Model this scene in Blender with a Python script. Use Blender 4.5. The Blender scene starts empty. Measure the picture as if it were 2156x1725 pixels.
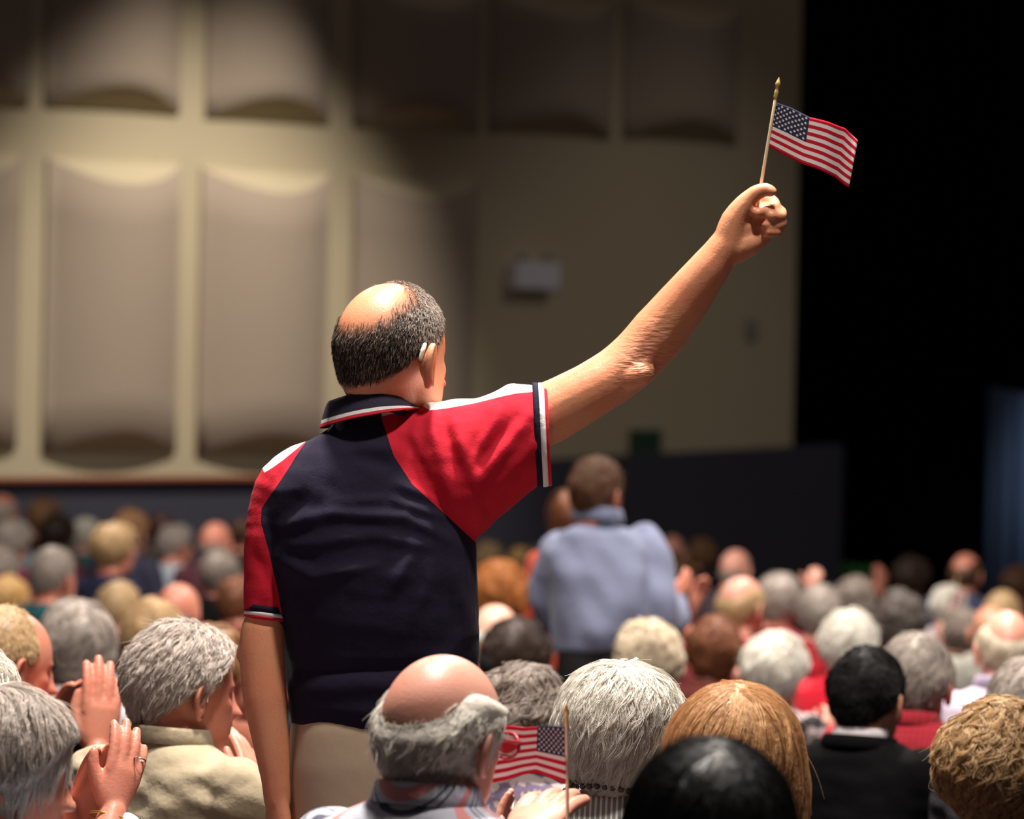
import bpy, math, random
import numpy as np
from mathutils import Matrix, Vector

random.seed(7)
RNG = np.random.default_rng(7)
scene = bpy.context.scene
COL = scene.collection
PI = math.pi

# ------------------------------------------------------------------ camera
IW, IH = 2156.0, 1725.0
LENS = 150.0
F = LENS / 36.0 * IW
CAM = np.array([0.0, 0.0, 1.70])
PITCH = math.atan(137.0 / F)
ROLL = math.radians(1.2)
_f = np.array([0, math.cos(PITCH), -math.sin(PITCH)])
_u0 = np.array([0, math.sin(PITCH), math.cos(PITCH)])
_r0 = np.array([1.0, 0, 0])
_r = _r0 * math.cos(ROLL) + _u0 * math.sin(ROLL)
_u = -_r0 * math.sin(ROLL) + _u0 * math.cos(ROLL)


def W(px, py, d):
    """world point seen at photo pixel (px, py) at distance d along the view axis"""
    return CAM + d * (_f + _r * ((px - IW / 2) / F) + _u * ((IH / 2 - py) / F))


def to_px(P):
    Q = np.atleast_2d(P) - CAM
    d = Q @ _f
    return IW / 2 + F * (Q @ _r) / d, IH / 2 - F * (Q @ _u) / d, d


cam_data = bpy.data.cameras.new('camera')
cam = bpy.data.objects.new('camera', cam_data)
COL.objects.link(cam)
cam_data.lens = LENS
cam_data.sensor_width = 36.0
cam_data.sensor_fit = 'HORIZONTAL'
cam_data.clip_end = 200
cam_data.dof.use_dof = True
cam_data.dof.focus_distance = 7.6
cam_data.dof.aperture_fstop = 4.5
m = Matrix.Identity(4)
for i in range(3):
    m[i][0], m[i][1], m[i][2], m[i][3] = _r[i], _u[i], -_f[i], CAM[i]
cam.matrix_world = m
scene.camera = cam

# ------------------------------------------------------------------ world, lights, exposure
world = bpy.data.worlds.new('world')
scene.world = world
world.use_nodes = True
world.node_tree.nodes['Background'].inputs[0].default_value = (1.0, 0.84, 0.80, 1)
world.node_tree.nodes['Background'].inputs[1].default_value = 0.05
scene.view_settings.view_transform = 'Standard'
scene.view_settings.look = 'None'
scene.view_settings.gamma = 1.0
scene.view_settings.exposure = 0.0
scene.view_settings.use_curve_mapping = False
scene.cycles.use_denoising = True
scene.cycles.max_bounces = 5
scene.cycles.diffuse_bounces = 3
scene.cycles.glossy_bounces = 2
scene.cycles.transmission_bounces = 3
scene.cycles.caustics_reflective = False
scene.cycles.caustics_refractive = False


def aim(o, target):
    d = Vector(target) - o.location
    o.rotation_euler = d.to_track_quat('-Z', 'Y').to_euler()


def downlight(loc, target, power, size=0.5, col=(1.0, 0.91, 0.82), spread=150):
    l = bpy.data.lights.new('house_downlight', 'AREA')
    l.shape = 'DISK'
    l.size = size
    l.energy = power
    l.color = col
    l.spread = math.radians(spread)
    o = bpy.data.objects.new('house_downlight', l)
    COL.objects.link(o)
    o.location = loc
    aim(o, target)
    return o


def spot(loc, target, power, angle, blend, col=(1.0, 0.86, 0.70), radius=0.1, name='wall_spot'):
    l = bpy.data.lights.new(name, 'SPOT')
    l.energy = power
    l.spot_size = math.radians(angle)
    l.spot_blend = blend
    l.color = col
    l.shadow_soft_size = radius
    o = bpy.data.objects.new(name, l)
    COL.objects.link(o)
    o.location = loc
    aim(o, target)
    return o


# ceiling downlights over the rows (real fittings above the frame)
downlight((0.0, 8.25, 6.8), (0.05, 8.0, 0.8), 540, 0.5)
downlight((0.6, 6.3, 6.6), (0.3, 6.6, 0), 185, 0.5)
downlight((1.1, 13.6, 6.4), (1.0, 13.4, 0), 470, 0.5)
downlight((-2.2, 14.4, 6.2), (-1.6, 14.6, 0), 150, 0.5)
downlight((2.2, 18.8, 6.0), (2.0, 19.4, -0.5), 430, 0.6)
downlight((-2.2, 22.0, 5.6), (-1.9, 22.6, -0.6), 250, 0.6)
# spots that wash the side wall and the stage drape are added after the wall is known (see WALL LIGHT)


def zfloor(y):
    return -0.04 * (y - 7.8) - 0.13 * max(0.0, math.sin(PI * min(max((y - 7.9) / 17.0, 0), 1)))


# ------------------------------------------------------------------ helpers: tags and meshes
def srgb(c):
    c = np.array(c, float) / 255.0
    return tuple(np.where(c <= 0.04045, c / 12.92, ((c + 0.055) / 1.055) ** 2.4))


def tag(o, label=None, cat=None, group=None, kind=None):
    if label: o['label'] = label
    if cat: o['category'] = cat
    if group: o['group'] = group
    if kind: o['kind'] = kind
    return o


def link(name, data, parent=None, mats=None):
    o = bpy.data.objects.new(name, data)
    COL.objects.link(o)
    if parent is not None:
        o.parent = parent
    if mats is not None:
        for mm in (mats if isinstance(mats, (list, tuple)) else [mats]):
            data.materials.append(mm)
    return o


class MB:
    def __init__(s):
        s.v = []; s.f = []; s.n = 0

    def add(s, V, Fc):
        V = np.asarray(V, float).reshape(-1, 3)
        s.v.append(V)
        s.f.extend([tuple(i + s.n for i in q) for q in Fc])
        s.n += len(V)
        return s

    def rings(s, R, cap=True, closed=True):
        """loft through equal-length rings (list of (n,3))"""
        R = [np.asarray(r, float) for r in R]
        n = len(R[0]); k = len(R)
        V = np.concatenate(R)
        fc = []
        for i in range(k - 1):
            for j in range(n if closed else n - 1):
                a = i * n + j; b = i * n + (j + 1) % n
                fc.append((a, b, b + n, a + n))
        if cap:
            V = np.concatenate([V, [R[0].mean(0)], [R[-1].mean(0)]])
            c0, c1 = k * n, k * n + 1
            for j in range(n):
                fc.append((c0, (j + 1) % n, j))
                fc.append((c1, (k - 1) * n + j, (k - 1) * n + (j + 1) % n))
        return s.add(V, fc)

    def tube(s, pts, rad, seg=12, sub=3, flat=None):
        """rounded tapered tube through points; catmull-rom between points, hemispherical ends"""
        P = np.asarray(pts, float); r = np.asarray(rad, float) * np.ones(len(P))
        if len(P) > 2 and sub > 1:
            Q = np.vstack([2 * P[0] - P[1], P, 2 * P[-1] - P[-2]])
            o, ro = [], []
            for i in range(len(P) - 1):
                p0, p1, p2, p3 = Q[i:i + 4]
                for t in np.arange(sub) / sub:
                    o.append(0.5 * (2 * p1 + (p2 - p0) * t + (2 * p0 - 5 * p1 + 4 * p2 - p3) * t * t + (3 * p1 - p0 - 3 * p2 + p3) * t ** 3))
                    ro.append(r[i] * (1 - t) + r[i + 1] * t)
            o.append(P[-1]); ro.append(r[-1])
            P, r = np.array(o), np.array(ro)
        T = np.gradient(P, axis=0) if len(P) > 2 else np.array([P[1] - P[0]] * 2)
        T /= np.linalg.norm(T, axis=1)[:, None] + 1e-12
        up = np.array([0.13, 0.37, 0.92]) if abs(T[0][2]) < 0.9 else np.array([0.3, 0.95, 0.1])
        a = np.linspace(0, 2 * PI, seg, endpoint=False)
        R = []

        def ring(c, t, rr):
            x = np.cross(up, t); x /= np.linalg.norm(x) + 1e-12
            y = np.cross(t, x)
            return c + rr * (np.cos(a)[:, None] * x + np.sin(a)[:, None] * y)
        for ph in (75, 40):
            p = math.radians(ph)
            R.append(ring(P[0] - T[0] * r[0] * math.sin(p), T[0], r[0] * math.cos(p)))
        for c, t, rr in zip(P, T, r):
            R.append(ring(c, t, rr))
        for ph in (40, 75):
            p = math.radians(ph)
            R.append(ring(P[-1] + T[-1] * r[-1] * math.sin(p), T[-1], r[-1] * math.cos(p)))
        return s.rings(R)

    def box(s, c, h, M=None):
        V = np.array([[x, y, z] for x in (-1, 1) for y in (-1, 1) for z in (-1, 1)], float) * np.asarray(h)
        if M is not None: V = V @ np.asarray(M).T
        return s.add(V + np.asarray(c), [(0, 1, 3, 2), (4, 6, 7, 5), (0, 4, 5, 1), (2, 3, 7, 6), (0, 2, 6, 4), (1, 5, 7, 3)])

    def ellipsoid(s, c, r, nu=20, nv=12, M=None):
        R = []
        for i in range(1, nv):
            p = PI * i / nv
            a = np.linspace(0, 2 * PI, nu, endpoint=False)
            V = np.stack([np.cos(a) * math.sin(p) * r[0], np.sin(a) * math.sin(p) * r[1], np.full(nu, -math.cos(p) * r[2])], 1)
            if M is not None: V = V @ np.asarray(M).T
            R.append(V + np.asarray(c))
        return s.rings(R)

    def arr(s):
        return np.concatenate(s.v) if s.v else np.zeros((0, 3))

    def mesh(s, name, smooth=True):
        me = bpy.data.meshes.new(name)
        me.from_pydata(s.arr().tolist(), [], s.f)
        if smooth:
            me.polygons.foreach_set('use_smooth', np.ones(len(me.polygons), bool))
        me.update()
        return me


def co(me):
    a = np.empty(len(me.vertices) * 3, np.float32)
    me.vertices.foreach_get('co', a)
    return a.reshape(-1, 3).astype(float)


def setco(me, V):
    me.vertices.foreach_set('co', np.ascontiguousarray(V, dtype=np.float32).ravel())
    me.update()


def vnormals(me):
    a = np.empty(len(me.vertices) * 3, np.float32)
    me.vertex_normals.foreach_get('vector', a)
    return a.reshape(-1, 3).astype(float)


def fuse(mb, voxel, smooth=4, name='m', fac=0.5):
    """union all closed shells into one continuous surface"""
    me = mb.mesh(name)
    o = bpy.data.objects.new('tmp', me)
    COL.objects.link(o)
    r = o.modifiers.new('r', 'REMESH'); r.mode = 'VOXEL'; r.voxel_size = voxel; r.use_smooth_shade = True
    if smooth:
        sm = o.modifiers.new('s', 'SMOOTH'); sm.factor = fac; sm.iterations = smooth
    dg = bpy.context.evaluated_depsgraph_get()
    out = bpy.data.meshes.new_from_object(o.evaluated_get(dg))
    out.name = name
    bpy.data.objects.remove(o); bpy.data.meshes.remove(me)
    out.polygons.foreach_set('use_smooth', np.ones(len(out.polygons), bool))
    return out


def mesh_append(me, mb):
    """add extra islands (ears) to a finished mesh, return new mesh"""
    V = co(me)
    fc = [tuple(p.vertices) for p in me.polygons]
    b = MB(); b.v = [V]; b.f = fc; b.n = len(V)
    b.add(mb.arr(), mb.f)
    out = b.mesh(me.name)
    bpy.data.meshes.remove(me)
    return out


def noise3(P, freq, seed=0, octs=2):
    g = np.random.default_rng(seed)
    out = np.zeros(len(P)); amp = 1.0; tot = 0
    for o in range(octs):
        for _ in range(5):
            k = g.normal(size=3); k *= freq * (2 ** o) / (np.linalg.norm(k) + 1e-9) * g.uniform(0.7, 1.3)
            out += amp * np.sin(P @ k * 2 * PI + g.uniform(0, 6.28)); tot += amp * 0.6
        amp *= 0.5
    return out / tot


# ------------------------------------------------------------------ materials
def new_mat(name):
    m = bpy.data.materials.new(name)
    m.use_nodes = True
    nt = m.node_tree
    return m, nt, nt.nodes['Principled BSDF']


def node(nt, typ, **kw):
    n = nt.nodes.new(typ)
    for k, v in kw.items():
        if k.startswith('i_'):
            n.inputs[k[2:].replace('_', ' ')].default_value = v
        else:
            setattr(n, k, v)
    return n


def cmix(nt, fac, a, b):
    n = nt.nodes.new('ShaderNodeMix'); n.data_type = 'RGBA'
    for s, v in ((0, fac), (6, a), (7, b)):
        if hasattr(v, 'is_linked') or isinstance(v, bpy.types.NodeSocket): nt.links.new(v, n.inputs[s])
        else: n.inputs[s].default_value = v if s == 0 else (*v[:3], 1)
    return n.outputs[2]


def mth(nt, op, a, b=None, c=None):
    n = nt.nodes.new('ShaderNodeMath'); n.operation = op
    for i, v in enumerate((a, b, c)):
        if v is None: continue
        if isinstance(v, bpy.types.NodeSocket): nt.links.new(v, n.inputs[i])
        else: n.inputs[i].default_value = v
    return n.outputs[0]


def noise_out(nt, scale, detail=3, coord='Object', rough=0.5):
    tc = nt.nodes.new('ShaderNodeTexCoord')
    n = nt.nodes.new('ShaderNodeTexNoise')
    n.inputs['Scale'].default_value = scale; n.inputs['Detail'].default_value = detail; n.inputs['Roughness'].default_value = rough
    nt.links.new(tc.outputs[coord], n.inputs['Vector'])
    return n.outputs['Fac']


def add_bump(nt, bsdf, h, strength, dist):
    b = nt.nodes.new('ShaderNodeBump')
    b.inputs['Strength'].default_value = strength; b.inputs['Distance'].default_value = dist
    nt.links.new(h, b.inputs['Height']); nt.links.new(b.outputs['Normal'], bsdf.inputs['Normal'])
    return b


_MC = {}


def cloth(rgb, var=0.12, rough=0.85, stripes=None, key=None, bump=0.25):
    k = ('cloth', tuple(rgb), key)
    if k in _MC: return _MC[k]
    m, nt, b = new_mat('fabric_%d_%d_%d' % tuple(rgb))
    c = np.array(srgb(rgb))
    n = noise_out(nt, 9, 4)
    out = cmix(nt, n, c * (1 - var), np.minimum(c * (1 + var), 1))
    if stripes:
        out = stripes(nt, out)
    nt.links.new(out, b.inputs['Base Color'])
    b.inputs['Roughness'].default_value = rough
    b.inputs['Specular IOR Level'].default_value = 0.2
    b.inputs['Sheen Weight'].default_value = 0.15 if sum(rgb) > 200 else 0.0
    if sum(rgb) < 60: b.inputs['Specular IOR Level'].default_value = 0.08
    add_bump(nt, b, noise_out(nt, 45, 3), bump, 0.01)
    _MC[k] = m
    return m


def plain(name, rgb, rough=0.5, metal=0.0, spec=0.5):
    k = ('plain', name)
    if k in _MC: return _MC[k]
    m, nt, b = new_mat(name)
    c = np.array(srgb(rgb))
    nt.links.new(cmix(nt, noise_out(nt, 20, 2), c * 0.92, np.minimum(c * 1.08, 1)), b.inputs['Base Color'])
    b.inputs['Roughness'].default_value = rough; b.inputs['Metallic'].default_value = metal
    b.inputs['Specular IOR Level'].default_value = spec
    _MC[k] = m
    return m


def skin(rgb, rough=0.42):
    k = ('skin', tuple(rgb))
    if k in _MC: return _MC[k]
    m, nt, b = new_mat('skin_%d_%d_%d' % tuple(rgb))
    c = np.array(srgb(rgb))
    red = c * np.array([1.0, 0.84, 0.82])
    n1 = noise_out(nt, 14, 4)
    r1 = nt.nodes.new('ShaderNodeMapRange')
    r1.inputs[1].default_value = 0.35; r1.inputs[2].default_value = 0.68
    nt.links.new(n1, r1.inputs[0])
    base = cmix(nt, r1.outputs[0], c, red)
    n2 = noise_out(nt, 160, 2)
    r2 = nt.nodes.new('ShaderNodeMapRange')
    r2.inputs[1].default_value = 0.62; r2.inputs[2].default_value = 0.75; r2.inputs[4].default_value = 0.35
    nt.links.new(n2, r2.inputs[0])
    base = cmix(nt, r2.outputs[0], base, c * np.array([0.66, 0.5, 0.46]))
    at = node(nt, 'ShaderNodeAttribute', attribute_name='scalp')
    base = cmix(nt, at.outputs['Alpha'], base, at.outputs['Color'])
    nt.links.new(base, b.inputs['Base Color'])
    b.inputs['Roughness'].default_value = rough
    b.inputs['Specular IOR Level'].default_value = 0.45
    b.inputs['Subsurface Weight'].default_value = 0.12
    b.inputs['Subsurface Radius'].default_value = (0.012, 0.004, 0.002)
    b.inputs['Subsurface Scale'].default_value = 1.0
    # fine pores everywhere; deep creases where the 'crease' attribute is set (elbow skin)
    cr = node(nt, 'ShaderNodeAttribute', attribute_name='crease')
    tc = nt.nodes.new('ShaderNodeTexCoord')
    mp = node(nt, 'ShaderNodeMapping'); mp.inputs['Rotation'].default_value = (0, math.radians(-38), 0); mp.inputs['Scale'].default_value = (1.0, 0.5, 4.2)
    nt.links.new(tc.outputs['Object'], mp.inputs[0])
    w = node(nt, 'ShaderNodeTexNoise', i_Scale=42.0, i_Detail=4.0)
    nt.links.new(mp.outputs[0], w.inputs['Vector'])
    h = mth(nt, 'ADD', mth(nt, 'MULTIPLY', noise_out(nt, 220, 2), 0.12), mth(nt, 'MULTIPLY', w.outputs['Fac'], mth(nt, 'MULTIPLY', cr.outputs['Fac'], 2.2)))
    add_bump(nt, b, h, 0.6, 0.006)
    _MC[k] = m
    return m


HAIR = {
    'white': (242, 230, 218), 'cream': (232, 214, 190), 'silver': (212, 201, 192), 'grey': (176, 164, 155), 'ash': (150, 137, 128), 'iron': (110, 101, 96),
    'dark': (86, 72, 60), 'brown': (92, 62, 44), 'umber': (58, 42, 34), 'black': (22, 20, 21), 'jet': (13, 13, 15), 'blond': (214, 172, 112),
    'sand': (196, 164, 122), 'straw': (206, 160, 114), 'auburn': (140, 88, 62), 'orange': (190, 122, 66), 'maroon': (80, 40, 34), 'tan': (160, 118, 82),
}


def hair_mat(col):
    k = ('hair', col)
    if k in _MC: return _MC[k]
    m, nt, b = new_mat('hair_' + col)
    c = np.array(srgb(HAIR[col]))
    hi = node(nt, 'ShaderNodeAttribute', attribute_name='tone')
    nz = nt.nodes.new('ShaderNodeMapRange'); nz.inputs[1].default_value = .3; nz.inputs[2].default_value = .7
    nt.links.new(noise_out(nt, 34, 4), nz.inputs[0])
    is_strand = node(nt, 'ShaderNodeHairInfo').outputs['Is Strand']
    mix = mth(nt, 'ADD', mth(nt, 'MULTIPLY', is_strand, hi.outputs['Fac']), mth(nt, 'MULTIPLY', mth(nt, 'SUBTRACT', 1.0, is_strand), mth(nt, 'MULTIPLY', nz.outputs[0], .6)))
    nt.links.new(cmix(nt, mix, c * 0.74, np.minimum(c * 1.25, 0.96)), b.inputs['Base Color'])
    darkh = sum(HAIR[col]) < 150
    b.inputs['Roughness'].default_value = 0.6 if col == 'black' else 0.42
    b.inputs['Specular IOR Level'].default_value = 0.2 if col == 'black' else 0.35
    add_bump(nt, b, noise_out(nt, 70, 4), 0.5, 0.006)
    if not darkh:       # light passes through pale hair
        tl = nt.nodes.new('ShaderNodeBsdfTranslucent')
        nt.links.new(b.inputs['Base Color'].links[0].from_socket, tl.inputs['Color'])
        mx = nt.nodes.new('ShaderNodeMixShader'); mx.inputs[0].default_value = 0.20
        out = nt.nodes['Material Output']
        nt.links.new(b.outputs[0], mx.inputs[1]); nt.links.new(tl.outputs[0], mx.inputs[2]); nt.links.new(mx.outputs[0], out.inputs[0])
    _MC[k] = m
    return m


# ------------------------------------------------------------------ SETTING
D_WALL = 36.0
WE = np.array([math.sin(math.radians(50)), math.cos(math.radians(50)), 0])   # along the wall, away from us
WN = np.array([WE[1], -WE[0], 0])                                            # out of the wall, to the hall
WQ = W(IW / 2, 720, D_WALL)


def on_wall(px, py, off=0.0):
    """(u, z) on the side wall plane (pushed out by off)"""
    d = _f + _r * ((px - IW / 2) / F) + _u * ((IH / 2 - py) / F)
    q = WQ + WN * off
    t = ((q - CAM) @ WN) / (d @ WN)
    P = CAM + d * t
    return (P - q) @ WE, P[2]


def wallp(u, z, off=0.0):
    p = WQ + WE * u + WN * off
    return np.array([p[0], p[1], z])


m_wall, nt, b = new_mat('beige_plaster')
nt.links.new(cmix(nt, noise_out(nt, 1.2, 5), srgb((192, 178, 148)), srgb((202, 188, 158))), b.inputs['Base Color'])
b.inputs['Roughness'].default_value = 0.9
add_bump(nt, b, noise_out(nt, 60, 3), 0.1, 0.01)
m_panel, nt, b = new_mat('taupe_acoustic_fabric')
nt.links.new(cmix(nt, noise_out(nt, 150, 3), srgb((160, 144, 128)), srgb((180, 163, 146))), b.inputs['Base Color'])
b.inputs['Roughness'].default_value = 0.95
add_bump(nt, b, noise_out(nt, 260, 2), 0.3, 0.004)
m_dark, nt, b = new_mat('midnight_wainscot_paint')
nt.links.new(cmix(nt, noise_out(nt, 3, 4), srgb((56, 57, 72)), srgb((64, 64, 78))), b.inputs['Base Color'])
b.inputs['Roughness'].default_value = 0.75
m_black, nt, b = new_mat('black_stage_velvet')
nt.links.new(cmix(nt, noise_out(nt, 4, 4), srgb((6, 6, 9)), srgb((11, 10, 12))), b.inputs['Base Color'])
b.inputs['Roughness'].default_value = 1.0
b.inputs['Specular IOR Level'].default_value = 0.0
m_floor, nt, b = new_mat('dark_carpet')
nt.links.new(cmix(nt, noise_out(nt, 30, 5), srgb((30, 24, 26)), srgb((46, 36, 38))), b.inputs['Base Color'])
b.inputs['Roughness'].default_value = 1.0

# raked floor
fl = MB()
fx, y0, y1 = 16.0, -2.0, 54.0
ys_ = np.linspace(y0, y1, 57)
fl.rings([np.array([[-fx, y, zfloor(y)], [fx + 6, y, zfloor(y)], [fx + 6, y, zfloor(y) - .3], [-fx, y, zfloor(y) - .3]]) for y in ys_])
tag(link('floor', fl.mesh('floor', False), None, m_floor), 'dark carpeted floor raked down toward the stage', kind='structure')


def slab(mb, u0, u1, z0, z1, o0, o1):
    P = [wallp(u, z, o) for o in (o0, o1) for (u, z) in ((u0, z0), (u1, z0), (u1, z1), (u0, z1))]
    return mb.add(P, [(0, 1, 2, 3), (7, 6, 5, 4), (0, 4, 5, 1), (1, 5, 6, 2), (2, 6, 7, 3), (3, 7, 4, 0)])


u_end = 0.5 * (on_wall(1690, 0)[0] + on_wall(1667, 930)[0])
wb = MB()
slab(wb, -11.0, u_end, -2.2, 9.0, -0.3, 0.0)
wall = tag(link('wall_left', wb.mesh('wall', False), None, m_wall), 'beige side wall carrying two tiers of acoustic panels', kind='structure')


def pillow(u0, u1, z0, z1, bulge, cut):
    """convex acoustic panel: barrel front, ends bevelled back to the wall"""
    n, kz = 18, 6
    mb = MB()
    t = np.linspace(-1, 1, n)
    dep = bulge * (1 - t ** 2) + 0.03
    cu = cut * (1 - t ** 2)
    U = u0 + (u1 - u0) * (t + 1) / 2
    rows = []
    rows.append([wallp(U[i], z0, 0.0) for i in range(n)])
    for j in range(kz + 1):
        rows.append([wallp(U[i], (z0 + cu[i]) * (1 - j / kz) + (z1 - cu[i]) * j / kz, dep[i]) for i in range(n)])
    rows.append([wallp(U[i], z1, 0.0) for i in range(n)])
    V = np.array(rows).reshape(-1, 3)
    fc = []
    for j in range(len(rows) - 1):
        for i in range(n - 1):
            a = j * n + i
            fc.append((a, a + 1, a + n + 1, a + n))
    fc.append(tuple(j * n for j in range(len(rows)))[::-1])
    fc.append(tuple(j * n + n - 1 for j in range(len(rows))))
    mb.add(V, fc)
    return mb


def panel(pxl, pxr, pyt, pyb, bulge=0.20, cut=0.18):
    u0 = 0.5 * (on_wall(pxl, pyt)[0] + on_wall(pxl - 0.021 * (pyb - pyt), pyb)[0])
    u1 = 0.5 * (on_wall(pxr, pyt)[0] + on_wall(pxr - 0.021 * (pyb - pyt), pyb)[0])
    xm = 0.5 * (pxl + pxr)
    z1 = on_wall(xm, pyt)[1]; z0 = on_wall(xm, pyb)[1]
    me = pillow(u0, u1, z0, z1, bulge, cut).mesh('acoustic_panel', False)
    me.materials.append(m_panel); me.materials.append(m_wall)
    n = 18
    for i, p in enumerate(me.polygons):
        p.use_smooth = n - 1 <= i < (n - 1) * 7
        if i < n - 1 or (n - 1) * 7 <= i < (n - 1) * 8: p.material_index = 1
    o = bpy.data.objects.new('acoustic_panel', me)
    COL.objects.link(o); o.parent = wall
    return o


for (a, c, t, bt) in [(-235, 42, 322, 948), (98, 378, 340, 955), (422, 692, 360, 958), (742, 1002, 376, 965),
                      (-240, 62, -100, 216), (98, 380, -70, 232), (436, 694, -50, 254), (746, 1010, -25, 272), (1034, 1286, -5, 286), (1316, 1552, 12, 298)]:
    panel(a, c, t, bt)

# dark low wall: flush run on the left, stage-side run on the right, timber cap on top
def low_wall(name, pa, da, pb, db, thick, label):
    A, B = W(pa[0], pa[1], da), W(pb[0], pb[1], db)
    e = B - A; e[2] = 0; L = np.linalg.norm(e); e /= L
    nrm = np.array([e[1], -e[0], 0]) * -thick
    V = []
    for P in (A, B):
        for o in (np.zeros(3), nrm):
            V.append([P[0] + o[0], P[1] + o[1], P[2]]); V.append([P[0] + o[0], P[1] + o[1], zfloor(P[1]) - 0.1])
    mb = MB().add(V, [(0, 1, 5, 4), (2, 6, 7, 3), (0, 4, 6, 2), (1, 3, 7, 5), (0, 2, 3, 1), (4, 5, 7, 6)])
    o = link(name, mb.mesh(name, False), None, m_dark)
    tag(o, label, kind='structure')
    return A, B, e, o


def dpx(px, py, off):
    d = _f + _r * ((px - IW / 2) / F) + _u * ((IH / 2 - py) / F)
    return ((WQ + WN * off - CAM) @ WN) / (d @ WN)


A1, B1, e1, lw1 = low_wall('wall_wainscot', (-260, 1014), dpx(-260, 1014, .5), (1010, 1004), dpx(1010, 1004, .5), 0.12, 'midnight blue low wall below the beige side wall')
A2, B2, e2, lw2 = low_wall('wall_stage_side', (1000, 976), dpx(1000, 976, .75), (1776, 936), dpx(1776, 936, .75), 0.12, 'dark low wall that rises beside the stage')
tb = MB()
P0, P1 = W(-260, 1012, dpx(-260, 1012, .52)), W(1010, 1002, dpx(1010, 1002, .52))
for P in (P0, P1):
    pass
mid = (P0 + P1) / 2
L = np.linalg.norm(P1 - P0)
ez = np.array([0, 0, 1.0]); ex = (P1 - P0) / L; ey = np.cross(ez, ex); ey /= np.linalg.norm(ey); ez2 = np.cross(ex, ey)
tb.box(mid, (L / 2, 0.05, 0.012), np.stack([ex, ey, ez2], 1))
tag(link('trim_1', tb.mesh('trim', False), None, plain('red_oak_cap', (170, 84, 58), 0.45)), 'red brown timber cap along the low wall', kind='structure')

# black stage curtain: hung folds
cb = MB()
n = 140
xs = np.linspace(0, 1, n)
CA, CB = W(1640, 700, 43.5), W(2500, 700, 46.5)
rows = []
for z in (zfloor(44) - 0.3, 9.0):
    rows.append([[CA[0] + (CB[0] - CA[0]) * x, CA[1] + (CB[1] - CA[1]) * x + 0.07 * math.sin(x * 95) + 0.03 * math.sin(x * 41), z] for x in xs])
cb.rings([np.array(rows[0]), np.array(rows[1])], cap=False, closed=False)
cur = link('stage_curtain', cb.mesh('stage_curtain'), None, m_black)
md = cur.modifiers.new('s', 'SOLIDIFY'); md.thickness = 0.02
tag(cur, 'tall black velvet stage curtain hanging in folds beyond the wall', 'curtain')

# blue lit drape at the edge of the stage
m_blue, nt, b = new_mat('blue_stage_drape')
nt.links.new(cmix(nt, noise_out(nt, 3, 3), srgb((86, 104, 136)), srgb((96, 116, 150))), b.inputs['Base Color'])
b.inputs['Roughness'].default_value = 0.9
bb = MB()
BA, BB_ = W(2086, 815, 42.0), W(2420, 880, 42.7)
rows = []
for k in (0, 1):
    rows.append([[BA[0] + (BB_[0] - BA[0]) * x, BA[1] + 0.05 * math.sin(x * 60), (zfloor(42.5) - 0.1) if k == 0 else BA[2] + (BB_[2] - BA[2]) * x] for x in xs])
bb.rings([np.array(rows[0]), np.array(rows[1])], cap=False, closed=False)
bd = link('stage_drape', bb.mesh('stage_drape'), None, m_blue)
md = bd.modifiers.new('s', 'SOLIDIFY'); md.thickness = 0.02
tag(bd, 'blue lit drape standing at the edge of the dark stage', 'curtain')
pb_ = MB()
rows = []
PA, PB = W(2108, 300, 43.0), W(2420, 300, 43.4)
for z in (BA[2] - 0.1, 9.0):
    rows.append([[PA[0] + (PB[0] - PA[0]) * x, PA[1] + 0.05 * math.sin(x * 80), z] for x in xs])
pb_.rings([np.array(rows[0]), np.array(rows[1])], cap=False, closed=False)
pd = link('stage_border', pb_.mesh('stage_border'), None, plain('umber_velvet', (26, 19, 18), 1.0, 0, 0.0))
md = pd.modifiers.new('s', 'SOLIDIFY'); md.thickness = 0.02
tag(pd, 'dark brown stage border cloth hanging above the blue drape', 'curtain')

# emergency light box, wall plate, green sign
def wall_box(name, pxa, pya, pxb, pyb, dep, mat, parent=None):
    u0, z1 = on_wall(pxa, pya); u1, z0 = on_wall(pxb, pyb)
    mb = MB(); slab(mb, u0, u1, z0, z1, 0.0, dep)
    o = link(name, mb.mesh(name, False), parent, mat)
    bv = o.modifiers.new('b', 'BEVEL'); bv.width = 0.012; bv.segments = 2
    return o


el = wall_box('emergency_light', 1066, 552, 1157, 611, 0.14, plain('white_lamp_case', (236, 234, 244), 0.5))
tag(el, 'white boxy emergency light fixed to the bare beige wall', 'light')
for (x, y) in ((1084, 545), (1139, 543)):
    u, z = on_wall(x, y)
    mb = MB()
    mb.tube([wallp(u, z - 0.03, 0.07), wallp(u, z + 0.01, 0.075), wallp(u, z + 0.02, 0.12)], [0.02, 0.03, 0.036], 12, 2)
    link('lamp_head', mb.mesh('lamp_head'), el, plain('white_lamp_head', (190, 186, 180), 0.4))
wp_ = wall_box('wall_plate', 1569, 672, 1592, 716, 0.03, plain('pale_wall_plate', (150, 142, 140), 0.5))
tag(wp_, 'small pale switch plate on the beige wall near the curtain', 'switch')
gs = wall_box('green_sign', 1324, 904, 1380, 975, 0.08, plain('green_sign_face', (44, 74, 58), 0.6))
tag(gs, 'small dark green box on the wall above the low dark wall', 'box')

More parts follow.
